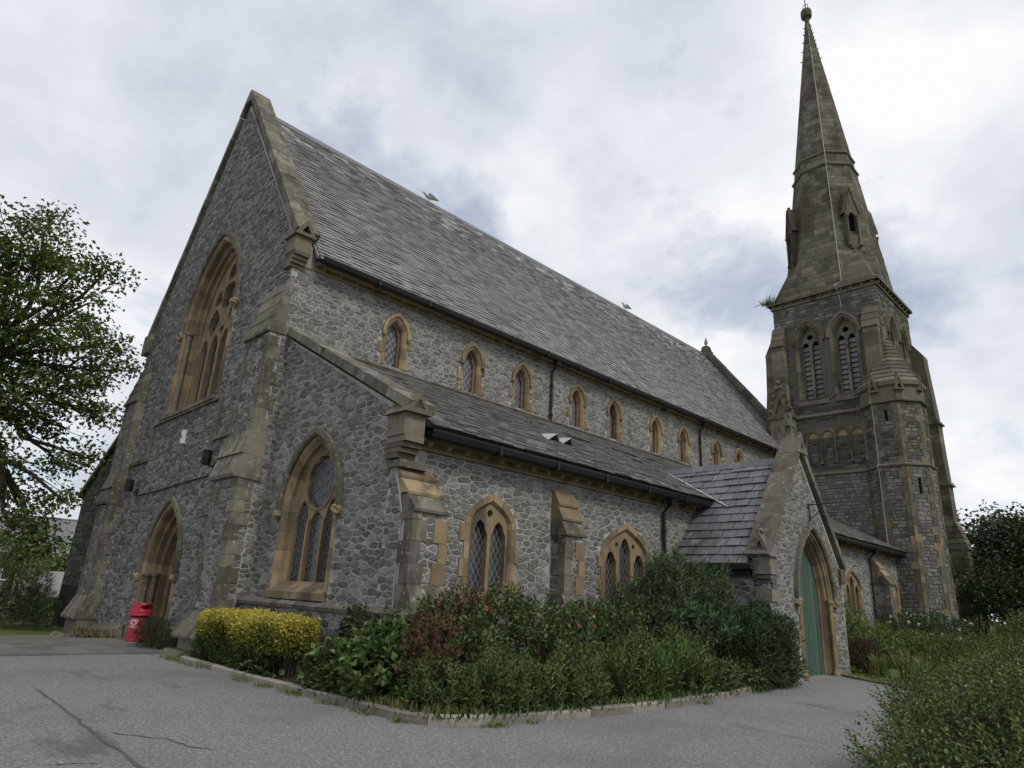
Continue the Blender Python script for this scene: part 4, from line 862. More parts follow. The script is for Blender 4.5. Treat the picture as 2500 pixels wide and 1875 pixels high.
tower_buttress(fNn, [(-6.05, 0), (-5.12, 0), (-5.12, 12.6), (-5.28, 14.2), (-5.38, 16.8), (-6.05, 18.2)][::-1], -31.85, -31.02, 215, [(-5.11, 6, 12.6), (-5.27, 12.75, 14.2), (-5.37, 14.3, 16.8)])
p = part('pinnacle_gable', CH); mb = MB(); extrude_holes(mb, FY(TY0-.55), [(5.62, 12.55), (6.98, 12.55), (6.3, 14.5)], [[(5.95, 12.75), (6.65, 12.75), (6.3, 13.7)]], -.5, .1); mb.build('gable', 'tower_stone', p)
MB().box((5.66, TY0-.68, 6.0), (6.94, TY0+.1, 12.42)).build('pier', 'tower_stone', p); MB().box((5.58, TY0-.76, 12.4), (7.02, TY0+.05, 12.56)).build('string', 'tower_stone', p)
for k, (dx, dz, r_) in enumerate([(s*(.62-.16*j), 12.95+.45*j, .12) for j in range(4) for s in (-1, 1)]+[(0, 14.65, .15)]): mb = MB(); boss(mb, (6.3+dx, TY0-.7, dz), r_, k); mb.build('crocket', 'tower_stone', p)
# small south doorway of the tower
p = part('tower_doorway', CH); fD = FX(12.72); td = Arch(34.45, .55, .95, 1.9, -.2)
mb = MB(); extrude_holes(mb, fD, [(33.1, -.3), (35.8, -.3), (35.8, 2.9), (34.45, 5.2), (33.1, 2.9)], [td.poly(.06)], -.75, 0); gw = mb.build('gable_wall', 'mortar', p)
stones(p, fD, [(33.15, .2), (35.75, .2), (35.75, 2.85), (34.45, 5.1), (33.15, 2.85)], [td.poly(.22)], .36, .2, 221, pick=False)
arch_blocks(p, fD, td, [(.2, -.3), (.2, .04), (.04, .04), (0, -.05), (-.02, -.3)], 'voussoir', 'sandstone', JC(4, 8), 2)
mb = MB(); mb.prism(fD, td.poly(.01), -.35, -.3, .5); mb.build('door', 'green_paint', p)
for s in (-1, 1): slope_blocks(p, fD, (34.45, 5.25), (34.45+s*1.5, 2.7), .12, -.7, .1, 4, 'tower_stone')
# cable on the west front
mb = MB(); mb.tube([(-3.1, -.05, 4.28), (-1.2, -.045, 4.3), (.9, -.05, 4.36), (3.2, -.05, 4.42)], .022, 5); mb.build('cable', 'iron', CH)
flush_pieces(STONES, 'stone', 'rubble_stonework', 300)
flush_pieces(SLATES, 'slate', 'slate_courses', 300)
# ---------------------------------------------------------------- fittings on the church
def floodlight(x, z, label):
    t = thing('floodlight', label, 'floodlight', (x, 0, z), 'floodlights on the west front'); t.scale = (.8, .8, .8)

    mb = MB(); mb.box((-.1, -.12, -.4), (.1, -.02, -.15)); mb.build('wall_box', 'iron', t)
    mb = MB(); mb.tube([(0, -.1, -.28), (0, -.3, -.25), (0, -.34, -.05)], .03, 6); mb.build('arm', 'iron', t)
    mb = MB(); mb.lathe((0, -.4, 0), [(.13, -.26), (.15, -.24), (.15, -.05), (.16, -.04), (.16, .02), (.15, .03), (.17, .2), (.175, .22), (.15, .23)], 12); mb.build('housing', 'iron', t, smooth=False)
    for k in range(4): mb = MB(); mb.lathe((0, -.4, -.2+k*.05), [(.15, 0), (.17, .005), (.17, .02), (.15, .025)], 12); mb.build('cooling_fin', 'iron', t)
floodlight(-3.2, 4.62, 'black floodlight on the west wall left of the arched doorway'); floodlight(3.5, 4.85, 'black floodlight on the west wall beside the right buttress')
t = thing('alarm_box', 'small white box fixed to the west wall above the doorway', 'alarm box', (.45, 0, 5.66))
MB().box((-.09, -.12, 0), (.09, -.01, .42)).build('case', 'white_paint', t); MB().box((-.035, -.128, .17), (.035, -.119, .25)).build('sensor_window', 'iron', t)
t = thing('sign_bracket', 'empty rusty iron sign bracket above the green porch door', 'bracket', (PX, 12.91, 4.2))
mb = MB(); mb.tube([(.06, 0, 0), (.06, 0, .5)], .025, 6); mb.build('wall_bar', 'rusty_iron', t)
mb = MB(); mb.tube([(.06, 0, .46), (.82, 0, .48), (.82, 0, .3)], .018, 6); mb.build('arm', 'rusty_iron', t)
mb = MB(); mb.tube([(.06, 0, .06), (.2, 0, .14), (.38, 0, .32), (.42, 0, .46)], .014, 6); mb.build('brace', 'rusty_iron', t)
def gull(x, y, z, rz, label, s=1.0, upright=0.0):
    t = thing('seagull', label, 'seagull', (x, y, z), 'seagulls perched on the nave roof', rz); pr_ = [(-.30, .0, .17, .006), (-.22, .0, .175, .03), (-.12, 0, .19, .07), (0, 0, .19, .095), (.09, 0, .208, .092), (.15, 0, .235, .065), (.185, 0, .262, .05), (.22, 0, .278, .045), (.25, 0, .28, .028), (.265, 0, .277, .012)]
    mb = MB(); rings = []
    for (a, b, c, r) in pr_:
        c = c+upright*max(a, 0)*.6; rings.append([(s*(a), s*(r*math.cos(q)), s*(c+r*math.sin(q))) for q in np.linspace(0, 2*math.pi, 11)[:-1]])
    mb.loft(rings); mb.build('body', 'gull_white', t, smooth=True)
    for k in (-1, 1):
        mb = MB(); mb.loft([[(s*a, s*k*(yo+.006), s*(zc+h*math.sin(q))) if math.cos(q) > 0 else (s*a, s*k*(yo-.02), s*(zc+h*math.sin(q))) for q in np.linspace(.2, 6.0, 7)] for a, yo, zc, h in ((.08, .085, .23, .04), (0, .098, .22, .06), (-.12, .078, .205, .055), (-.24, .04, .19, .03), (-.36, .012, .178, .006))]); mb.build('wing', 'gull_grey', t, smooth=True)
        mb = MB(); mb.tube([(0, s*k*.03, s*.12), (0, s*k*.03, 0)], s*.008, 5); mb.build('leg', 'beak', t)
    mb = MB(); mb.loft([[(s*.26, s*.012*math.cos(q), s*(.277+upright*.155+.012*math.sin(q))) for q in np.linspace(0, 5.5, 6)], [(s*.325, s*.003*math.cos(q), s*(.266+upright*.155+.004*math.sin(q))) for q in np.linspace(0, 5.5, 6)]]); mb.build('beak', 'beak', t)
gull(0, 8.45, 18.83, R(-100), 'grey-backed seagull nearest the west gable on the nave ridge', 1.35); gull(0, 23.8, 18.83, R(-100), 'seagull midway along the nave ridge', 1.3, .3); gull(0, 33.5, 19.5, R(-60), 'seagull on the stump at the far end of the ridge', 1.2, .8)
# ================================================================== GROUND
def grid(name, xs, ys, dz, mat):
    V = [(x, y, gz(x, y)+dz) for y in ys for x in xs]; n = len(xs)
    F = [(j*n+i, j*n+i+1, (j+1)*n+i+1, (j+1)*n+i) for j in range(len(ys)-1) for i in range(n-1)]
    return structure(mesh_obj(name, np.array(V), F, [.5]*len(F), mat))
grid('ground', [-600, -200, -60, -20, -8, -6, -4, -2, 0, 1, 2, 5, 12, 30, 80, 250, 600], [-600, -150, -40, -10, 0, 20, 60, 200, 700], 0, 'lawn')
V = []; F = []; T = []
for xs, ys in (([4.68, 7, 10, 14, 20, 30, 60], [-6.5, -4, -1, 4, 10, 15.6]), ([-60, -20, -8, -6, -4, -2, 0, 1, 2, 4.68, 10, 20, 30, 60], [-80, -30, -10, -6.5])):
    o = len(V); n = len(xs); V += [(x, y, gz(x, y)+.008) for y in ys for x in xs]
    F += [(o+j*n+i, o+j*n+i+1, o+(j+1)*n+i+1, o+(j+1)*n+i) for j in range(len(ys)-1) for i in range(n-1)]
road = structure(mesh_obj('road', np.array(V), F, [.5]*len(F), 'asphalt'))
def crack(pts, w):
    rng = random.Random(int(pts[0][0]*10)); P = []
    for (a, b) in zip(pts[:-1], pts[1:]):
        for i in range(8): q = i/8; P.append((a[0]+(b[0]-a[0])*q+rng.uniform(-.02, .02), a[1]+(b[1]-a[1])*q+rng.uniform(-.02, .02)))
    mb = MB(); n = len(P); V = []
    for i, (x, y) in enumerate(P):
        ww_ = w*rng.uniform(.3, 1.0)*(1 if 1 < i < n-2 else .2); dx, dy = P[min(i+1, n-1)][0]-P[max(i-1, 0)][0], P[min(i+1, n-1)][1]-P[max(i-1, 0)][1]; l = math.hypot(dx, dy); V += [(x-dy/l*ww_, y+dx/l*ww_, gz(x, y)+.0125), (x+dy/l*ww_, y-dx/l*ww_, gz(x, y)+.0125)]
    mb.add(V, [(2*i, 2*i+1, 2*i+3, 2*i+2) for i in range(n-1)]); mb.build('crack', 'crack', road)
crack([(9.2, -4.16), (11.34, -4.19), (12.74, -4.23), (14.69, -4.28), (16.4, -4.34), (18.0, -4.4)], .028)
crack([(13.15, -4.1), (13.32, -3.99), (13.7, -3.71), (14.21, -3.64), (14.47, -3.43)], .018); crack([(14.3, -4.95), (14.34, -4.72), (14.5, -4.5)], .015)
pv = bpy.data.objects.new('pavement', None); COL.objects.link(pv); pv['kind'] = 'structure'
for j in range(10):
    for i in range(12):
        x0 = 4.68-(i+1)*.86; y0 = -6.5+j*.62; z = gz(x0+.43, 0)+.006; sl_ = (gz(x0+.86, 0)-gz(x0, 0))/.86*.42; e = RNG.uniform(-.004, .004)
        mb = MB(); a, b, c, d = x0+.005, x0+.855, y0+.005, y0+.615
        mb.add([(a, c, z-.05), (b, c, z-.05), (b, d, z-.05), (a, d, z-.05), (a, c, z+.03-sl_+e), (b, c, z+.03+sl_+e), (b, d, z+.03+sl_), (a, d, z+.03-sl_)], [(4, 5, 6, 7), (0, 1, 5, 4), (1, 2, 6, 5), (2, 3, 7, 6), (3, 0, 4, 7)]); mb.build('paving_slab', 'slab', pv)
def sheet(name, P, z, mat):
    tr = tessellate_polygon([[Vector((x, y, 0)) for x, y in P]]); n = len(P)
    V = [(x, y, gz(x, y)+z) for x, y in P]+[(x, y, gz(x, y)-.1) for x, y in P]; F = [tuple(t) for t in tr]+[(i, (i+1) % n, n+(i+1) % n, n+i) for i in range(n)]
    return structure(mesh_obj(name, np.array(V), F, [.5]*len(F), mat))
K1 = [(6.35, -1.03), (7.6, -1.05), (8.91, -1.04), (10.3, -1.0), (11.69, -.96), (13.0, -.95), (13.75, -.92), (14.25, -.84), (14.6, -.6), (14.78, -.2), (14.88, .5), (15.05, 1.5), (15.17, 2.46), (15.19, 3.5), (15.15, 4.6), (15.06, 5.7), (15.0, 6.6), (14.93, 7.4)]
def inset(K, k):
    out = []
    for i in range(len(K)):
        a, b = K[max(i-1, 0)], K[min(i+1, len(K)-1)]; dx, dy = b[0]-a[0], b[1]-a[1]; l = math.hypot(dx, dy); out.append((K[i][0]-dy/l*k, K[i][1]+dx/l*k))
    return out
sheet('flower_bed', inset(K1, .07)+[(14.5, 9.0), (14.25, 10.1), (14.15, 10.2), (11.3, 10.3), (11.3, .3), (6.1, .3), (6.0, -.4)], .085, 'soil')
K2 = [(14.15, 14.35), (15.0, 13.75), (15.9, 13.05), (16.7, 12.4), (17.5, 11.3), (18.3, 9.6), (18.7, 7.5), (18.9, 5.0), (19.2, 3.0), (19.5, .4), (20.0, -1.2), (21.0, -2.6)]
sheet('lawn', inset(K2, -.05)+[(24, -4.5), (40, -4), (60, 60), (11.3, 60), (11.3, 15.4), (14.15, 15.3)], .05, 'lawn')
kb = bpy.data.objects.new('kerb', None); COL.objects.link(kb); kb['kind'] = 'structure'
def kerb(K, ln, wd_=.13, h=.125):
    P = [A3((x, y, 0)) for x, y in K]; D = [0]
    for a, b in zip(P[:-1], P[1:]): D.append(D[-1]+np.linalg.norm(b-a))
    def ev(s):
        i = min(max(np.searchsorted(D, s)-1, 0), len(P)-2); q = (s-D[i])/(D[i+1]-D[i]); return P[i]+(P[i+1]-P[i])*q
    s = 0
    while s < D[-1]-.2:
        e = min(s+ln*RNG.uniform(.85, 1.12), D[-1]); rings = []; j = RNG.uniform(-.012, .012); jh = RNG.uniform(-.015, .012)
        for q in np.linspace(s+.006, e-.006, 4):
            p_ = ev(q); t = nrm(ev(min(q+.05, D[-1]))-ev(max(q-.05, 0))); nv = np.array([t[1], -t[0], 0])
            rings.append([p_+nv*(.0+j)+A3((0, 0, -.06)), p_+nv*(.0+j)+A3((0, 0, h+jh-.02)), p_+nv*(-.02+j)+A3((0, 0, h+jh)), p_+nv*(j-wd_)+A3((0, 0, h+jh)), p_+nv*(j-wd_)+A3((0, 0, -.06))])
        MB().loft(rings).build('kerb_stone', 'kerbstone', kb); s = e
kerb(K1[::-1][1:], .92, -.13) if False else kerb(K1, .92); kerb(K2, .9, .11, .09)
# ================================================================== VEGETATION
def rs(seed): return np.random.RandomState(seed)
def unit(a): return a/np.maximum(np.linalg.norm(a, axis=-1, keepdims=True), 1e-9)
def leaf_mesh(name, P, D, N, ln, wd_, tone, mat, parent, loc, fold=.25, kind=None):
    n = len(P); S = unit(np.cross(D, N)); N2 = np.cross(S, D); ln = np.broadcast_to(ln, n)[:, None]; w = np.broadcast_to(wd_, n)[:, None]
    V = np.empty((n, 4, 3)); V[:, 0] = P; V[:, 1] = P+D*ln*.45+S*w*.5+N2*w*fold; V[:, 2] = P+D*ln-N2*ln*.12; V[:, 3] = P+D*ln*.45-S*w*.5+N2*w*fold
    b = np.arange(n)[:, None]*4; F = np.concatenate([b+[0, 1, 2], b+[0, 2, 3]], 1).reshape(-1, 3)
    return mesh_obj(name, V.reshape(-1, 3)-A3(loc), F, np.repeat(tone, 2), mat, parent, kind)
def stems_mesh(name, A_, B_, r, mat, parent, loc):
    n = len(A_); d = unit(B_-A_); s = unit(np.cross(d, np.array([.3, .5, .81]))); t = np.cross(d, s); V = np.empty((n, 6, 3)); r = np.broadcast_to(r, n)[:, None]
    for k in range(3):
        c, q = math.cos(2.094*k), math.sin(2.094*k); V[:, k] = A_+(s*c+t*q)*r; V[:, 3+k] = B_+(s*c+t*q)*r*.5
    b = np.arange(n)[:, None]*6; F = np.concatenate([b+[0, 1, 4, 3], b+[1, 2, 5, 4], b+[2, 0, 3, 5]], 1).reshape(-1, 4)
    return mesh_obj(name, V.reshape(-1, 3)-A3(loc), F, np.full(len(F), .5), mat, parent)
def blob_points(r, blobs, n, lump=.16, inner=.35, zmin=.08):
    w = np.array([b[3]*b[4]+b[4]*b[5]+b[3]*b[5] for b in blobs]); k = r.choice(len(blobs), n*3, p=w/w.sum()); B = np.array(blobs)[k]
    d = unit(r.normal(size=(n*3, 3))); ph = B[:, 0]*3
    f = 1+lump*(np.sin(d[:, 0]*5+ph)*np.sin(d[:, 1]*6+ph*2)+np.sin(d[:, 2]*7+ph)*.6)
    dep = np.where(r.rand(n*3) < inner, r.uniform(.35, .9, n*3), r.uniform(.88, 1.04, n*3))
    P = B[:, :3]+d*B[:, 3:6]*(f*dep)[:, None]; ok = P[:, 2] > zmin
    for j, b in enumerate(blobs):
        q = (((P-b[:3])/b[3:6])**2).sum(1); ok &= ~((q < .6) & (k != j))
    P, d, B = P[ok][:n], d[ok][:n], B[ok][:n]; return P, unit(d/B[:, 3:6])
def shrub(name, label, cat, blobs, n, mat, L=.25, m=6, ll=.09, lw=.035, up=.5, seed=1, group=None, stem='twig', base=None, rnd=.5, tone=(0, 1), inner=.35, droop=.15, flowers=None, lump=.16, ang=.9, stem_r=.004, zmin=.1, htone=0.0, foliage='foliage'):
    r = rs(seed); blobs = [tuple(map(float, b)) for b in blobs]
    loc = base or (blobs[0][0], blobs[0][1], .08); t = thing(name, label, cat, loc, group)
    P, O = blob_points(r, blobs, n, lump, inner, zmin); n = len(P); d = unit(O*(1-up*.5)+np.array([0, 0, up])+r.normal(size=(n, 3))*rnd*.5)
    Ls = L*r.uniform(.6, 1.25, n); s = np.tile(np.linspace(.12, 1, m), n); I = np.repeat(np.arange(n), m)
    pos = P[I]-d[I]*(Ls[I]*.5)[:, None]+d[I]*(s*Ls[I])[:, None]; pos[:, 2] -= droop*Ls[I]*s*s
    az = np.tile(np.arange(m)*2.4, n)+r.uniform(0, 6.28, n)[I]; a1 = unit(np.cross(d, np.array([.2, .31, .93]))); a2 = np.cross(d, a1)
    side = a1[I]*np.cos(az)[:, None]+a2[I]*np.sin(az)[:, None]; c = (ang*(1-.55*(s**3)))[:, None]
    ld = unit(d[I]*np.cos(c)+side*np.sin(c)+r.normal(size=(n*m, 3))*.18); ln_ = unit(np.array([0, 0, 1.0])+O[I]*.5+r.normal(size=(n*m, 3))*.35)
    sz = r.uniform(.65, 1.2, n*m)*(1-.35*np.tile(np.linspace(0, 1, m), n)**3); tn = r.uniform(0, 1, n*m)*.55+r.uniform(0, 1, n)[I]*.45
    if htone: tn = tn*(1-htone)+htone*np.clip((pos[:, 2]-.3)/.75, 0, 1)+.18*(np.sin(pos[:, 0]*2.1)*.5+.0)*htone
    tn = np.clip(tone[0]+(tone[1]-tone[0])*tn, 0, 1); leaf_mesh(foliage, pos, ld, ln_, ll*sz, lw*sz, tn, mat, t, loc)
    k = r.rand(n) < .6; stems_mesh('twigs', (P-d*(Ls*.9)[:, None])[k], (P+d*(Ls*.5)[:, None])[k], stem_r, stem, t, loc)['kind'] = 'stuff'
    C = np.array([b[:3] for b in blobs]); A_ = []; B_ = []
    for b in blobs:
        g = np.array([b[0], b[1], .0]); A_ += [g+np.append(r.uniform(-.3, .3, 2)*b[3:5], 0) for _ in range(6)]; B_ += [np.array(b[:3])+r.uniform(-.6, .6, 3)*np.array(b[3:6]) for _ in range(6)]
    stems_mesh('stems', np.array(A_), np.array(B_), .018, 'bark', t, loc)['kind'] = 'stuff'
    if flowers:
        for (fm, cnt, sz_, pet) in flowers:
            FP, FO = blob_points(r, blobs, cnt, lump, 0, .4); FP = FP+FO*.05; A2 = np.repeat(FP, pet, 0); dd = unit(np.repeat(FO, pet, 0)*.6+r.normal(size=(len(FP)*pet, 3)))
            for j in range(len(FP)): q = slice(j*pet, (j+1)*pet); leaf_mesh('flower', A2[q], dd[q], unit(r.normal(size=(pet, 3))), sz_, sz_*.7, r.rand(pet), fm, t, loc)
    return t
# clipped golden hedge
def hedge(name, label, x0, x1, y0, y1, z1, n, mat, seed, ll):
    r = rs(seed); t = thing(name, label, 'hedge', ((x0+x1)/2, (y0+y1)/2, .08)); loc = t.location[:]
    a = r.rand(n); u, v, w = r.rand(n), r.rand(n), r.rand(n); P = np.empty((n, 3)); O = np.zeros((n, 3))
    X = x0+(x1-x0)*u; Y = y0+(y1-y0)*v; Z = .06+(z1-.06)*w**.8
    P[:] = np.stack([X, Y, Z], 1); f = a < .5; P[f, 1] = y0; O[f, 1] = -1; g = (a >= .5) & (a < .8); P[g, 2] = z1; O[g, 2] = 1; h = (a >= .8) & (a < .93); P[h, 0] = x1; O[h, 0] = 1; O[a >= .93] = (0, -.5, .5)
    # rounded shoulders, uneven clipping, lifted skirt at the right end
    bul = .035*np.sin(P[:, 0]*2.3)+.03*np.sin(P[:, 0]*5.1+P[:, 2]*4)+.035*np.sin(P[:, 2]*9+P[:, 0]*3); P[:, 1] -= bul*(O[:, 1] != 0); P[:, 2] += bul*.7*(O[:, 2] > .6)
    e = np.clip((P[:, 2]-z1+.22)/.22, 0, 1); P[f, 1] += (.12*e**2)[f]; P[:, 0] -= (O[:, 0] > 0)*.14*e**2; e2 = np.clip((y0+.25-P[:, 1])/.25, 0, 1); P[:, 2] -= (O[:, 2] > .6)*.07*e2
    lo = .06+.38*np.clip((P[:, 0]-x1+1.7)/1.2, 0, 1)+.06*np.sin(P[:, 0]*7); ok = P[:, 2] > lo; P, O = P[ok], O[ok]; n = len(P); P -= O*(np.abs(r.normal(size=n))*.07)[:, None]
    m = 4; I = np.repeat(np.arange(n), m); d = unit(O[I]+r.normal(size=(n*m, 3))*.9+np.array([0, 0, .5])); pos = P[I]+r.normal(size=(n*m, 3))*.03
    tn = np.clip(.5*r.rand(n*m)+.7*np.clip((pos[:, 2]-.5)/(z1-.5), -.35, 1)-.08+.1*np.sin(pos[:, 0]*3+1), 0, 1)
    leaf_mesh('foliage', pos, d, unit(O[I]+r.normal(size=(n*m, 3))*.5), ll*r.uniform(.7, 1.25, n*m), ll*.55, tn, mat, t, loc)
    q = r.rand(260, 3); A_ = np.stack([x0+.1+(x1-x0-.2)*q[:, 0], y0+.15+(y1-y0-.3)*q[:, 1], np.full(260, .02)], 1); B_ = A_+np.stack([r.normal(size=260)*.15, r.normal(size=260)*.12, .5+.35*q[:, 2]], 1); stems_mesh('stems', A_, B_, .012, 'bark', t, loc)
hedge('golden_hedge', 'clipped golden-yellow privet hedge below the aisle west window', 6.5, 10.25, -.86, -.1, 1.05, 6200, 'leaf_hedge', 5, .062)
r0 = dict(group='shrubs in the bed along the aisle')
shrub('bramble', 'low broad-leaved bramble at the end of the golden hedge', 'bramble', [(11.75, -.42, .25, .75, .42, .5), (12.7, -.35, .4, .8, .5, .6)], 800, 'leaf_bramble', .3, 5, .17, .14, .5, 21, tone=(.1, 1), **r0)
shrub('ivy', 'ivy climbing over the plinth beside the corner buttress', 'ivy', [(12.2, .12, .85, 1.0, .2, .5), (11.3, .05, .95, .5, .1, .38)], 700, 'leaf_ivy', .15, 4, .085, .08, .1, 22, stem='red_stem', **r0)
shrub('rose_bush', 'bushy red-tinged rose bush with pink flowers under the two-light window', 'rose bush', [(13.1, .6, .8, .9, .8, .7), (12.8, 2.0, .95, 1.0, 1.1, .75), (13.2, 3.1, .8, 1.0, .9, .72)], 2300, 'leaf_bramble', .3, 6, .105, .062, .6, 23, stem='red_stem', flowers=[('petal_pink', 26, .045, 7), ('petal_white', 9, .04, 6)], **r0)
shrub('red_leaved_shrub', 'reddish-leaved young shrub in front of the corner buttress', 'shrub', [(13.75, -.2, .75, .45, .4, .6), (13.0, 1.0, 1.45, .4, .5, .28)], 420, 'leaf_red', .28, 6, .085, .045, .8, 24, stem='red_stem', **r0)
shrub('weeds', 'tall straggly green weeds just inside the kerb corner', 'weeds', [(13.9, -.35, .2, .55, .3, .55), (14.45, .6, .25, .4, .7, .6), (14.6, 2.0, .25, .4, .8, .65)], 900, 'leaf_bramble', .4, 9, .12, .036, 1.1, 25, tone=(.25, 1), rnd=.3, **r0)
shrub('fuchsia_bush', 'dense dark fuchsia bush under the three-light window', 'fuchsia', [(13.1, 4.6, .8, 1.0, 1.1, .75), (12.9, 5.9, .85, .9, .9, .8)], 2100, 'leaf_bramble', .3, 6, .095, .056, .6, 26, tone=(0, .85), flowers=[('petal_pink', 18, .04, 6), ('petal_white', 6, .035, 5)], **r0)
shrub('spear_leaved_weeds', 'upright spear-leaved weeds in front of the fuchsia bush', 'weeds', [(14.5, 3.9, .4, .5, .9, .62), (14.45, 5.4, .4, .5, .9, .7)], 900, 'leaf_bramble', .42, 10, .13, .038, 1.2, 27, tone=(.25, 1), rnd=.3, **r0)
shrub('buddleja', 'tall grey-green buddleja bush in front of the porch eaves', 'buddleja', [(13.1, 7.6, 1.25, 1.25, 1.35, 1.3), (13.3, 8.8, .95, .85, .85, .95), (12.6, 6.6, 1.0, .8, .8, 1.0)], 2900, 'leaf_buddleja', .55, 9, .185, .046, .95, 28, droop=.3, lump=.22, tone=(.1, 1), **r0)
shrub('dark_buddleja', 'darker rounded buddleja bush hiding the left corner of the porch', 'buddleja', [(14.2, 9.3, .85, .7, 1.0, .95), (14.2, 8.5, .75, .65, .85, .85)], 1800, 'leaf_buddleja', .45, 8, .175, .043, .5, 29, tone=(0, .7), droop=.3, **r0)
shrub('ground_bramble', 'low trailing bramble along the kerb in front of the buddleja', 'bramble', [(14.5, 6.3, .2, .45, 1.0, .42), (14.45, 7.7, .2, .4, 1.0, .4), (14.55, 9.3, .15, .3, .9, .3)], 1000, 'leaf_bramble', .3, 5, .1, .075, .4, 30, tone=(.1, .9), **r0)
shrub('ivy_patch', 'patch of dark broad ivy leaves under the golden hedge', 'ivy', [(9.4, -.72, .12, .7, .2, .3)], 170, 'leaf_ivy', .2, 5, .13, .11, .4, 32, **r0)
shrub('dark_shrub', 'small dark evergreen shrub beside the red litter bin', 'shrub', [(3.35, -.72, .36, .62, .36, .38), (3.9, -.62, .25, .4, .3, .28)], 900, 'leaf_dark', .16, 7, .05, .014, .5, 33, tone=(.1, 1))
# right of the porch
r1 = dict(group='plants right of the porch')
shrub('climber', 'bright green climber tumbling beside the porch right wall', 'climber', [(13.3, 16.6, 1.2, 1.0, 1.1, .75), (13.0, 18.6, .7, 1.3, 1.5, .9), (13.7, 20.5, .5, 1.6, 1.6, .8)], 2300, 'leaf_pale', .35, 6, .1, .06, .4, 41, tone=(0, .9), **r1)
shrub('red_shrub', 'dark red leaved shrub at the foot of the porch right wall', 'shrub', [(14.35, 15.9, .55, .4, .5, .5)], 420, 'leaf_red', .2, 6, .07, .04, .4, 42, tone=(0, .6), **r1)
shrub('hydrangea', 'round hydrangea with flat white flower heads before the tower', 'hydrangea', [(13.6, 25.5, .8, 1.6, 1.9, 1.1), (14.2, 23.5, .5, 1.3, 1.4, .8)], 1700, 'leaf_bramble', .35, 6, .13, .08, .4, 43, tone=(0, .7), flowers=[('petal_white', 60, .09, 9)], **r1)
def clump(name, label, x, y, n, h, mat, seed, group):
    r = rs(seed); t = thing(name, label, 'plant', (x, y, .05), group); az = r.uniform(0, 6.28, n); lean = r.uniform(.15, .9, n); hh = h*r.uniform(.6, 1.15, n); V = np.empty((n, 8, 3)); b = r.normal(size=(n, 2))*.09
    for k, q in enumerate((0, .4, .75, 1)):
        rr = lean*hh*q*q*.8; zz = hh*(q-.35*lean*q**3); wv = .014*(1-q*.85); c = np.stack([b[:, 0]+np.cos(az)*rr, b[:, 1]+np.sin(az)*rr, zz], 1); sd_ = np.stack([-np.sin(az), np.cos(az), az*0], 1)*wv; V[:, 2*k] = c-sd_; V[:, 2*k+1] = c+sd_
    bb = np.arange(n)[:, None]*8; F = np.concatenate([bb+[0, 1, 3, 2], bb+[2, 3, 5, 4], bb+[4, 5, 7, 6]], 1).reshape(-1, 4); mesh_obj('leaves', V.reshape(-1, 3), F, np.repeat(r.rand(n), 3), mat, t)
for k, (x, y, h, lb) in enumerate([(15.1, 14.75, .75, 'yellowing strap-leaved clump nearest the green porch door'), (15.75, 14.9, .9, 'upright green iris clump between two yellowing clumps'), (16.35, 14.2, .75, 'yellowing strap-leaved clump farthest from the porch')]): clump('strap_leaved_plant', lb, x, y, 150, h, 'leaf_strap', 50+k, 'strap-leaved clumps by the lawn kerb')
shrub('field_maple_scrub', 'green scrub on the lawn in front of the tower doorway', 'shrub', [(15.6, 21.0, .4, 1.2, 1.6, .75), (16.2, 24.5, .5, 1.5, 2.0, .9), (15.2, 28.5, .6, 1.5, 2.0, 1.1)], 1500, 'leaf_pale', .3, 6, .09, .05, .5, 44, tone=(0, .8), **r1)
shrub('elder_bush', 'leafy elder bush at the right edge beyond the lawn', 'shrub', [(17.0, 30.0, 1.0, 1.8, 2.0, 1.2), (18.4, 27.0, .9, 1.6, 1.6, 1.1), (15.9, 33.5, 1.0, 1.5, 1.5, 1.2)], 1700, 'leaf_pale', .4, 6, .15, .08, .5, 45, tone=(0, .7), **r1)
shrub('box_bush', 'large small-leaved evergreen bush in the near right corner', 'bush', [(20.75, .35, .3, 1.1, 1.35, .9), (20.55, 2.6, .45, 1.35, 1.7, .88), (21.6, 1.6, .5, 1.3, 1.6, .95), (20.2, 5.2, .35, 1.3, 1.8, .8)], 11500, 'leaf_box', .34, 13, .046, .028, .55, 46, stem_r=.0022, rnd=.35, droop=.05, lump=.12, inner=.3, ang=1.0, tone=(.08, 1))
# small weeds and grass along the kerbs
def grass(name, label, paths, n, h, mat, seed, spread=.12, z=.03):
    r = rs(seed); P = []
    for a, b, w in paths: q = r.rand(int(n*w)); P.append(np.array(a)[None]*(1-q[:, None])+np.array(b)[None]*q[:, None])
    P = np.concatenate(P); n = len(P); P = P+r.normal(size=P.shape)*spread; az = r.uniform(0, 6.28, n); hh = h*r.uniform(.4, 1.3, n)
    lean_ = r.uniform(.2, 1.6, n); D = unit(np.stack([np.cos(az)*lean_, np.sin(az)*lean_, np.ones(n)], 1)); pos = np.stack([P[:, 0], P[:, 1], np.full(n, z)], 1)
    o = leaf_mesh(name, pos, D, unit(np.stack([np.cos(az), np.sin(az), az*0+.3], 1)), hh, hh*.16, r.rand(n), mat, None, (0, 0, 0)); o['kind'] = 'stuff'; o['label'] = label; o['category'] = 'grass'
sg = [(K1[i], K1[i+1], math.hypot(K1[i+1][0]-K1[i][0], K1[i+1][1]-K1[i][1])/14) for i in range(4, len(K1)-1)]
ins = lambda s, k: [((a[0]-k*(.25 if a[0] > 14.6 else 0), a[1]+k*(.3 if a[1] < 0 else 0)), (b[0]-k*(.25 if b[0] > 14.6 else 0), b[1]+k*(.3 if b[1] < 0 else 0)), w) for a, b, w in s]
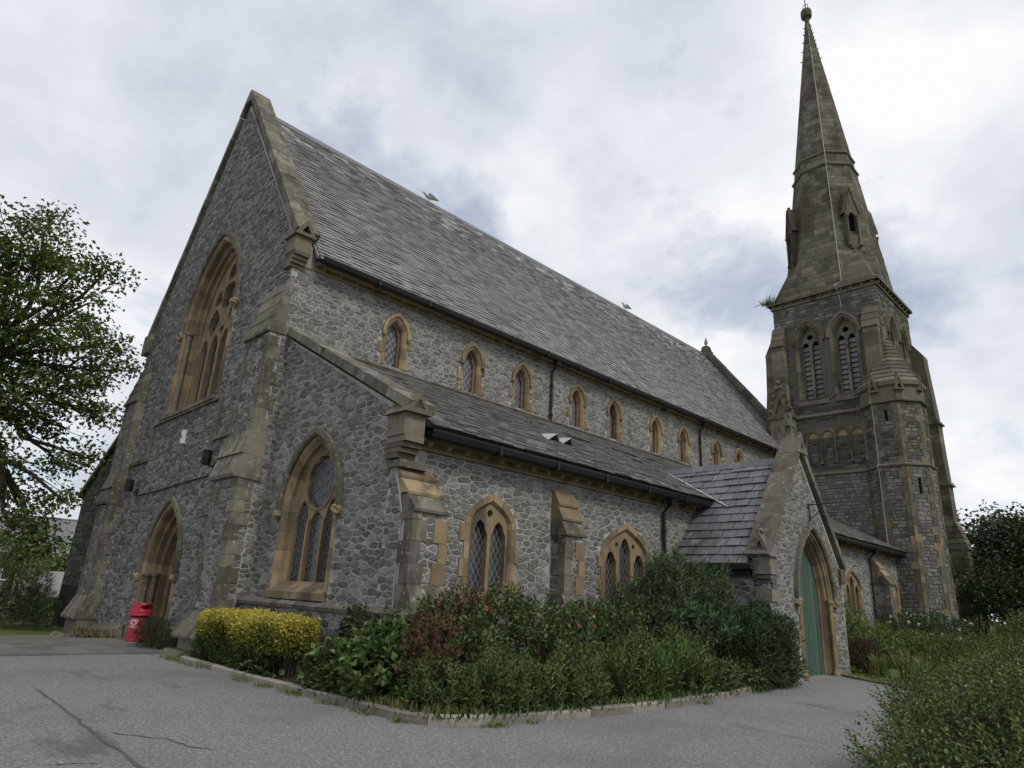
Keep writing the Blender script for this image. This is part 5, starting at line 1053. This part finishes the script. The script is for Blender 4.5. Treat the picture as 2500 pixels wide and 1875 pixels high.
grass('grass', 'rough green grass growing inside the flower bed kerb', ins(sg, 1), 3000, .15, 'leaf_bramble', 61, .16, .08); grass('dry_grass', 'dry straw-coloured grass inside the kerb corner', [((12.9, -.72), (14.2, -.62), 1), ((14.2, -.6), (14.65, 0), .5)], 260, .17, 'leaf_dry', 62, .08, .08)
grass('kerb_weeds', 'small weeds growing in the gutter along the kerb', [((x, y), (x+dx, y+dy), w) for x, y, dx, dy, w in [(9.3, -1.12, .5, 0, .5), (10.3, -1.1, .3, 0, .5), (11.0, -1.06, .6, 0, .6), (12.2, -1.03, .3, .0, .35), (13.1, -1.0, .4, 0, .4), (14.0, -.95, .2, .05, .3), (14.95, -.1, .03, .25, .5), (15.02, .6, .02, .1, .2), (15.22, 4.9, 0, .15, .25), (5.5, -1.1, 1.0, 0, 1), (14.9, 7.5, -.2, 1.2, .8), (6.6, -1.15, 1.2, .0, .5)]], 260, .075, 'leaf_pale', 63, .06, .008)
grass('leaf_litter', 'fallen brown and red leaves along the lawn kerb', [(K2[0], K2[2], 1), (K2[2], K2[4], 1)], 300, .05, 'leaf_red', 64, .1, .02)
grass('lawn_grass', 'mown grass at the lawn edge right of the porch', [((14.6, 14.6), (17.2, 12.6), 1), ((15.4, 14.9), (17.8, 13.0), 1), ((16.5, 14.9), (18.6, 12.6), 1)], 2600, .07, 'leaf_pale', 65, .35, .05)
grass('wall_weeds', 'dry weeds and grass at the foot of the west wall', [((-4.4, -.32), (.6, -.34), 1), ((-4.5, -.5), (-2.5, -.45), .6)], 700, .22, 'leaf_dry', 66, .06, -.22)
r = rs(77); q = thing('tower_weed', 'wispy grass tuft sprouting from the tower cornice corner', 'weed', (5.95, 30.95, 20.03)); n = 160; az = r.uniform(0, 6.28, n); D = unit(np.stack([np.cos(az)-.4, np.sin(az), r.uniform(.2, 1.4, n)], 1))
leaf_mesh('leaves', np.tile([[5.95, 30.95, 20.03]], (n, 1))+r.normal(size=(n, 3))*[.25, .2, .02], D, unit(r.normal(size=(n, 3))), r.uniform(.25, .75, n), .035, r.rand(n), 'leaf_bramble', q, (5.95, 30.95, 20.03))
# ---------------------------------------------------------------- trees
KD = 2500/2212
def at(px, py, dist):
    d = RT*((px*KD-1250)/FPX)-UP*((py*KD-937.5)/FPX)+FW; return CAM+d/np.hypot(d[0], d[1])*dist
def curve_pts(a, b, sag, r, n=6):
    a, b = A3(a), A3(b); l = np.linalg.norm(b-a); k = r.normal(size=3)*l*.06; return [a+(b-a)*q+(A3((0, 0, sag*l))+k)*math.sin(math.pi*q)+r.normal(size=3)*l*.018*(0 < q < 1) for q in np.linspace(0, 1, n)]
def tree(name, label, base, trunk, tr_r, blobs, mat, seed, leaf=.13, per=26, tips=30, group=None, tone=(0, 1), flat=.35, clust=.42, cat='tree'):
    r = rs(seed); t = thing(name, label, cat, tuple(base), group); loc = tuple(base); mb = MB(); T = [A3(q) for q in trunk]
    mb.tube(T, [tr_r*(1-.6*i/(len(T)-1)) for i in range(len(T))], 10); P = []
    mbb = MB()
    for (c, rad) in blobs:
        c = A3(c); start = T[-1] if r.rand() < .5 or len(T) < 3 else T[r.randint(max(1, len(T)//2), len(T))]; L = np.linalg.norm(c-start)
        pts = curve_pts(start, c, -.06, r, 7); r0_ = min(tr_r*.5, .05+.018*L); mbb.tube(pts, [r0_*(1-.72*i/6) for i in range(7)], 6)
        nt_ = max(6, int(tips*rad*rad/2.5))
        for _ in range(nt_):
            s = pts[r.randint(3, 7)]; d = unit(r.normal(size=3)); e = c+d*rad*A3((1, 1, .8))*r.uniform(.55, 1.05); q = curve_pts(s, e, -.05, r, 4); mbb.tube(q, [.028, .02, .013, .006], 4)
            P.append(e)
            if r.rand() < .5: P.append(q[2]+r.normal(size=3)*.2)
    P = np.array(P); n = len(P); I = np.repeat(np.arange(n), per); pos = P[I]+r.normal(size=(n*per, 3))*np.array([clust, clust, clust*flat]); d = unit(pos-P[I]+r.normal(size=(n*per, 3))*.25+np.array([0, 0, -.12])); tn = np.clip(tone[0]+(tone[1]-tone[0])*(.5*r.rand(n*per)+.5*r.rand(n)[I]), 0, 1)
    mb.build('trunk', 'bark', t, loc=None); ch = t.children[-1]; 
    for o_ in t.children: o_.data.transform(Matrix.Translation(-Vector(loc)))
    b_ = mbb.build('branches', 'bark', t); b_.data.transform(Matrix.Translation(-Vector(loc)))
    leaf_mesh('crown', pos, d, unit(np.array([0, 0, 1.0])+r.normal(size=(n*per, 3))*.45), leaf*r.uniform(.65, 1.25, n*per), leaf*.8, tn, mat, t, loc)
    return t
gb = gz(-10, 0); tb = [(-10.3, -6.3, gb-.1), (-10.25, -6.1, 2.0), (-10.1, -5.6, 4.2), (-9.8, -5.0, 6.3), (-9.7, -4.8, 8.2), (-9.6, -4.9, 9.6)]
TB = []
for px, py, rd, ds in [(20, 520, 75, 30.5), (95, 500, 62, 32), (60, 610, 95, 31), (165, 585, 60, 31), (228, 588, 36, 30.5), (190, 655, 52, 32), (110, 700, 85, 30), (30, 760, 95, 32), (180, 770, 70, 31), (250, 800, 48, 30), (240, 740, 30, 31), (110, 850, 85, 31), (210, 870, 50, 30), (30, 890, 85, 30), (140, 925, 45, 31), (10, 1020, 50, 30), (190, 990, 28, 30), (120, 1000, 22, 31), (140, 1085, 24, 30), (40, 1095, 40, 30.5), (30, 1145, 30, 29.5), (95, 1170, 22, 29),
                       (-90, 560, 110, 31), (-120, 720, 120, 30), (-100, 880, 110, 32), (-220, 640, 130, 31), (-230, 820, 120, 31), (-130, 1000, 60, 31), (-160, 480, 80, 32)]:
    TB.append((at(px, py, ds), rd*.0222))
tree('sycamore_tree', 'tall spreading sycamore tree overhanging from the left edge', tb[0], tb, .55, TB, 'leaf_tree', 3, .185, 34, 15, clust=.30, flat=.55)
def round_tree(name, label, x, y, h, w, mat, seed, tone=(0, 1), leaf=.2, group=None, nb=9):
    r = rs(seed); z0 = gz(x, y); tr_ = [(x, y, z0-.1), (x+.1, y, z0+h*.2), (x, y+.1, z0+h*.45), (x, y, z0+h*.6)]; bl = [((x+r.uniform(-.6, .6)*w, y+r.uniform(-.6, .6)*w, z0+h*r.uniform(.3, .85)), w*r.uniform(.38, .55)) for _ in range(nb)]
    return tree(name, label, tr_[0], tr_, .05*h*.5, bl, mat, seed, leaf, 16, 20, group, tone, .7, .5)
g3 = 'trees behind the churchyard on the right'
c1 = at(2110, 1330, 50); round_tree('dark_tree', 'dark evergreen tree just right of the tower base', c1[0]+.3, c1[1], 8.6, 4.2, 'leaf_dark', 71, (0, .9), .24, g3, 14)
c1 = at(2190, 1330, 62); round_tree('tall_tree', 'taller paler tree at the far right edge', c1[0]+1.5, c1[1], 11.4, 4.2, 'leaf_bramble', 72, (.1, 1), .26, g3, 13)
c1 = at(2160, 1330, 44); round_tree('hawthorn_tree', 'low dark hawthorn in front of the evergreen at the right edge', c1[0]+1.2, c1[1], 6.0, 3.2, 'leaf_dark', 73, (.1, 1), .2, g3, 12)
c1 = at(2250, 1330, 48); round_tree('rounded_tree', 'dark rounded tree cut by the right edge of the picture', c1[0]+2.0, c1[1], 7.5, 4.0, 'leaf_dark', 74, (0, .9), .24, g3, 12)
# left background
g4 = 'greenery beyond the forecourt on the left'
shrub('dark_hedge', 'dark loose hedge along the left edge of the forecourt', 'hedge', [(-9.5, -3.2, .25, .8, 1.3, .9), (-10.5, -1.2, .35, .9, 1.2, 1.0), (-9.9, -4.6, .3, .9, 1.3, .95)], 1700, 'leaf_dark', .25, 6, .07, .04, .5, 81, group=g4, zmin=-.3, base=(-9.5, -3.2, -.38))
shrub('spindle_shrub', 'dark shrub crowding against the north aisle corner', 'shrub', [(-8.6, -1.0, .15, .9, .75, .75), (-11.7, -.5, .6, .8, .5, 1.2)], 900, 'leaf_dark', .22, 6, .07, .035, .5, 82, group=g4, zmin=-.3, base=(-8.6, -1.0, -.38))
shrub('pale_shrubs', 'bright green bushes behind the dark hedge', 'shrub', [(-16, -2.4, 1.2, 1.5, 1.6, 1.7), (-17, -4.8, 1.4, 1.5, 1.8, 2.0), (-15.5, -.4, .9, 1.2, 1.0, 1.2)], 1700, 'leaf_pale', .35, 6, .12, .07, .5, 83, group=g4, tone=(0, .8), zmin=-.3, base=(-16, -2.4, -.38))
c1 = at(120, 1300, 46); round_tree('small_tree', 'small light green tree behind the white board', c1[0], c1[1], 4.6, 1.5, 'leaf_pale', 84, (.1, .9), .18, g4, 8)
c1 = at(10, 1300, 50); round_tree('willow_tree', 'feathery grey-green tree at the left edge before the house', c1[0], c1[1], 6.0, 2.6, 'leaf_pale', 85, (0, .7), .16, g4, 11)
c1 = at(108, 1290, 40); t = thing('notice_board', 'plain white board among the bushes left of the church', 'board', (c1[0], c1[1], -.38), rz=R(80))
MB().box((-.55, -.03, .9), (.55, .03, 2.1)).build('panel', 'white_paint', t)
for s in (-1, 1): MB().box((s*.6-.05, -.05, 0), (s*.6+.05, .05, 2.15)).build('post', 'white_paint', t)
# house behind
c1 = at(60, 1300, 78); HX, HY = c1[0], c1[1]
t = thing('house', 'long low stone house with grey slate roof beyond the trees on the left', 'house', (HX, HY, -.38)); f = Fr((3.5, 0, 0), (0, 1, 0), (1, 0, 0)); wins = [rect(-9.5+3.2*k, -8.5+3.2*k, 1.2, 2.5) for k in range(6)]
mb = MB(); extrude_holes(mb, f, rect(-12, 8, 0, 3.6), wins, -.4, 0); hw_ = mb.build('wall', 'mortar', t); MB().box((-3.5, -12, 0), (3.05, 8, 3.55), .5).build('rear_walls', 'mortar', t)
stones(hw_, f, rect(-12, 8, .1, 3.5), wins, .5, .25, 301, pick=False); flush_pieces(STONES[-1:] and [s_ for s_ in STONES if s_[1] is hw_], 'stone', 'rubble_stonework', 0)
for k, q in enumerate(wins):
    wp = part('window', t); mb = MB(); mb.prism(f, q, -.3, -.2, .5); mb.build('pane', 'glass', wp); mb = MB(); extrude_holes(mb, f, [(q[0][0]-.02, q[0][1]-.02), (q[1][0]+.02, q[1][1]-.02), (q[2][0]+.02, q[2][1]+.02), (q[3][0]-.02, q[3][1]+.02)], [[(q[0][0]+.08, q[0][1]+.08), (q[1][0]-.08, q[1][1]+.08), (q[2][0]-.08, q[2][1]-.08), (q[3][0]+.08, q[3][1]-.08)]], -.2, -.12); mb.build('frame', 'white_paint', wp)
mb = MB(); mb.add([(3.9, -12.4, 3.4), (3.9, 8.4, 3.4), (0, 8.4, 7.0), (0, -12.4, 7.0), (-3.9, -12.4, 3.4), (-3.9, 8.4, 3.4)], [(0, 1, 2, 3), (3, 2, 5, 4), (0, 3, 4), (1, 5, 2)], .6); hr = mb.build('roof', 'porch_slate', t)
mb = MB(); mb.tube([(0, -12.4, 7.03), (0, 8.4, 7.03)], .09, 6); mb.build('ridge', 'ridge_tile', hr)
# ---------------------------------------------------------------- litter bin
bx_, by_ = 1.55, -.55; bz = gz(bx_, 0)+.035; ang = math.atan2(CAM[1]-by_, CAM[0]-bx_)
t = thing('litter_bin', 'red round litter bin with hooded lid beside the west doorway', 'litter bin', (bx_, by_, bz), rz=ang+math.pi/2-R(28))
t.scale = (.92, .92, .92)
mb = MB(); mb.lathe((0, 0, 0), [(.25, 0), (.27, .02), (.27, .05), (.25, .06), (.262, .66), (.25, .67)], 24); mb.build('body', 'red_plastic', t, smooth=False)
mb = MB(); mb.lathe((0, 0, 0), [(.235, .66), (.235, .72)], 24); mb.build('liner', 'iron', t)
mb = MB(); mb.lathe((0, 0, 0), [(.30, .70), (.33, .71), (.33, .74), (.315, .76), (.315, .82), (.30, .835), (.2, .835)], 24); mb.build('rim', 'red_plastic', t)
mb = MB(); P = [(-.29, .83), (-.13, .92), (-.26, 1.02), (-.24, 1.04), (-.2, 1.06), (.2, 1.06), (.24, 1.04), (.26, 1.02), (.13, .92), (.29, .83)]
mb.loft([[(x*s_, y, z if z < .9 else .83+(z-.83)*k_) for x, z in P] for y, s_, k_ in ((-.26, .62, .92), (-.2, .9, 1.0), (0, 1, 1.02), (.2, .9, 1.0), (.26, .62, .92))]); mb.build('hood', 'red_plastic', t)
def wrap(x, z, e=.0): r_ = .2515+.0117*(z-.06)/.6+.004+e; return (r_*math.sin(x/.26), -r_*math.cos(x/.26), z)
def heart(k, cxz, a0, a1):
    o_ = []
    for q in np.linspace(a0, a1, 40): o_.append((cxz[0]+k*.062*math.sin(q)**3*1.05, cxz[1]+k*.058*(.8125*math.cos(q)-.3125*math.cos(2*q)-.125*math.cos(3*q)-.0625*math.cos(4*q))))
    return o_
lg = part('logo_print', t)
for k, wd_, (a0, a1) in ((1.75, .011, (-2.6, 2.9)), (1.0, .012, (-2.75, 2.3))):
    H = heart(k, (0, .525), a0, a1); mb = MB(); V = []
    for i, (x, z) in enumerate(H):
        p0_, p1_ = H[max(i-1, 0)], H[min(i+1, len(H)-1)]; dx, dz = p1_[0]-p0_[0], p1_[1]-p0_[1]; l = math.hypot(dx, dz) or 1; nx, nz = -dz/l*wd_, dx/l*wd_; V += [wrap(x+nx, z+nz), wrap(x-nx, z-nz)]
    mb.add(V, [(2*i, 2*i+1, 2*i+3, 2*i+2) for i in range(len(H)-1)], .5); mb.build('heart_swirl', 'print_white', lg)
cu_ = bpy.data.curves.new('lettering', 'FONT'); cu_.body = "WALL'S"; cu_.size = .085; cu_.align_x = 'CENTER'; cu_.offset = .0022; cu_.resolution_u = 4
to = bpy.data.objects.new('lettering_source', cu_); COL.objects.link(to); dg_ = bpy.context.evaluated_depsgraph_get(); me = bpy.data.meshes.new_from_object(to.evaluated_get(dg_)); bpy.data.objects.remove(to)
V = np.array([wrap(v.co.x*1.05, .375+v.co.y) for v in me.vertices]); F = [tuple(p_.vertices) for p_ in me.polygons]; mesh_obj('lettering', V, F, [.5]*len(F), 'print_white', lg)
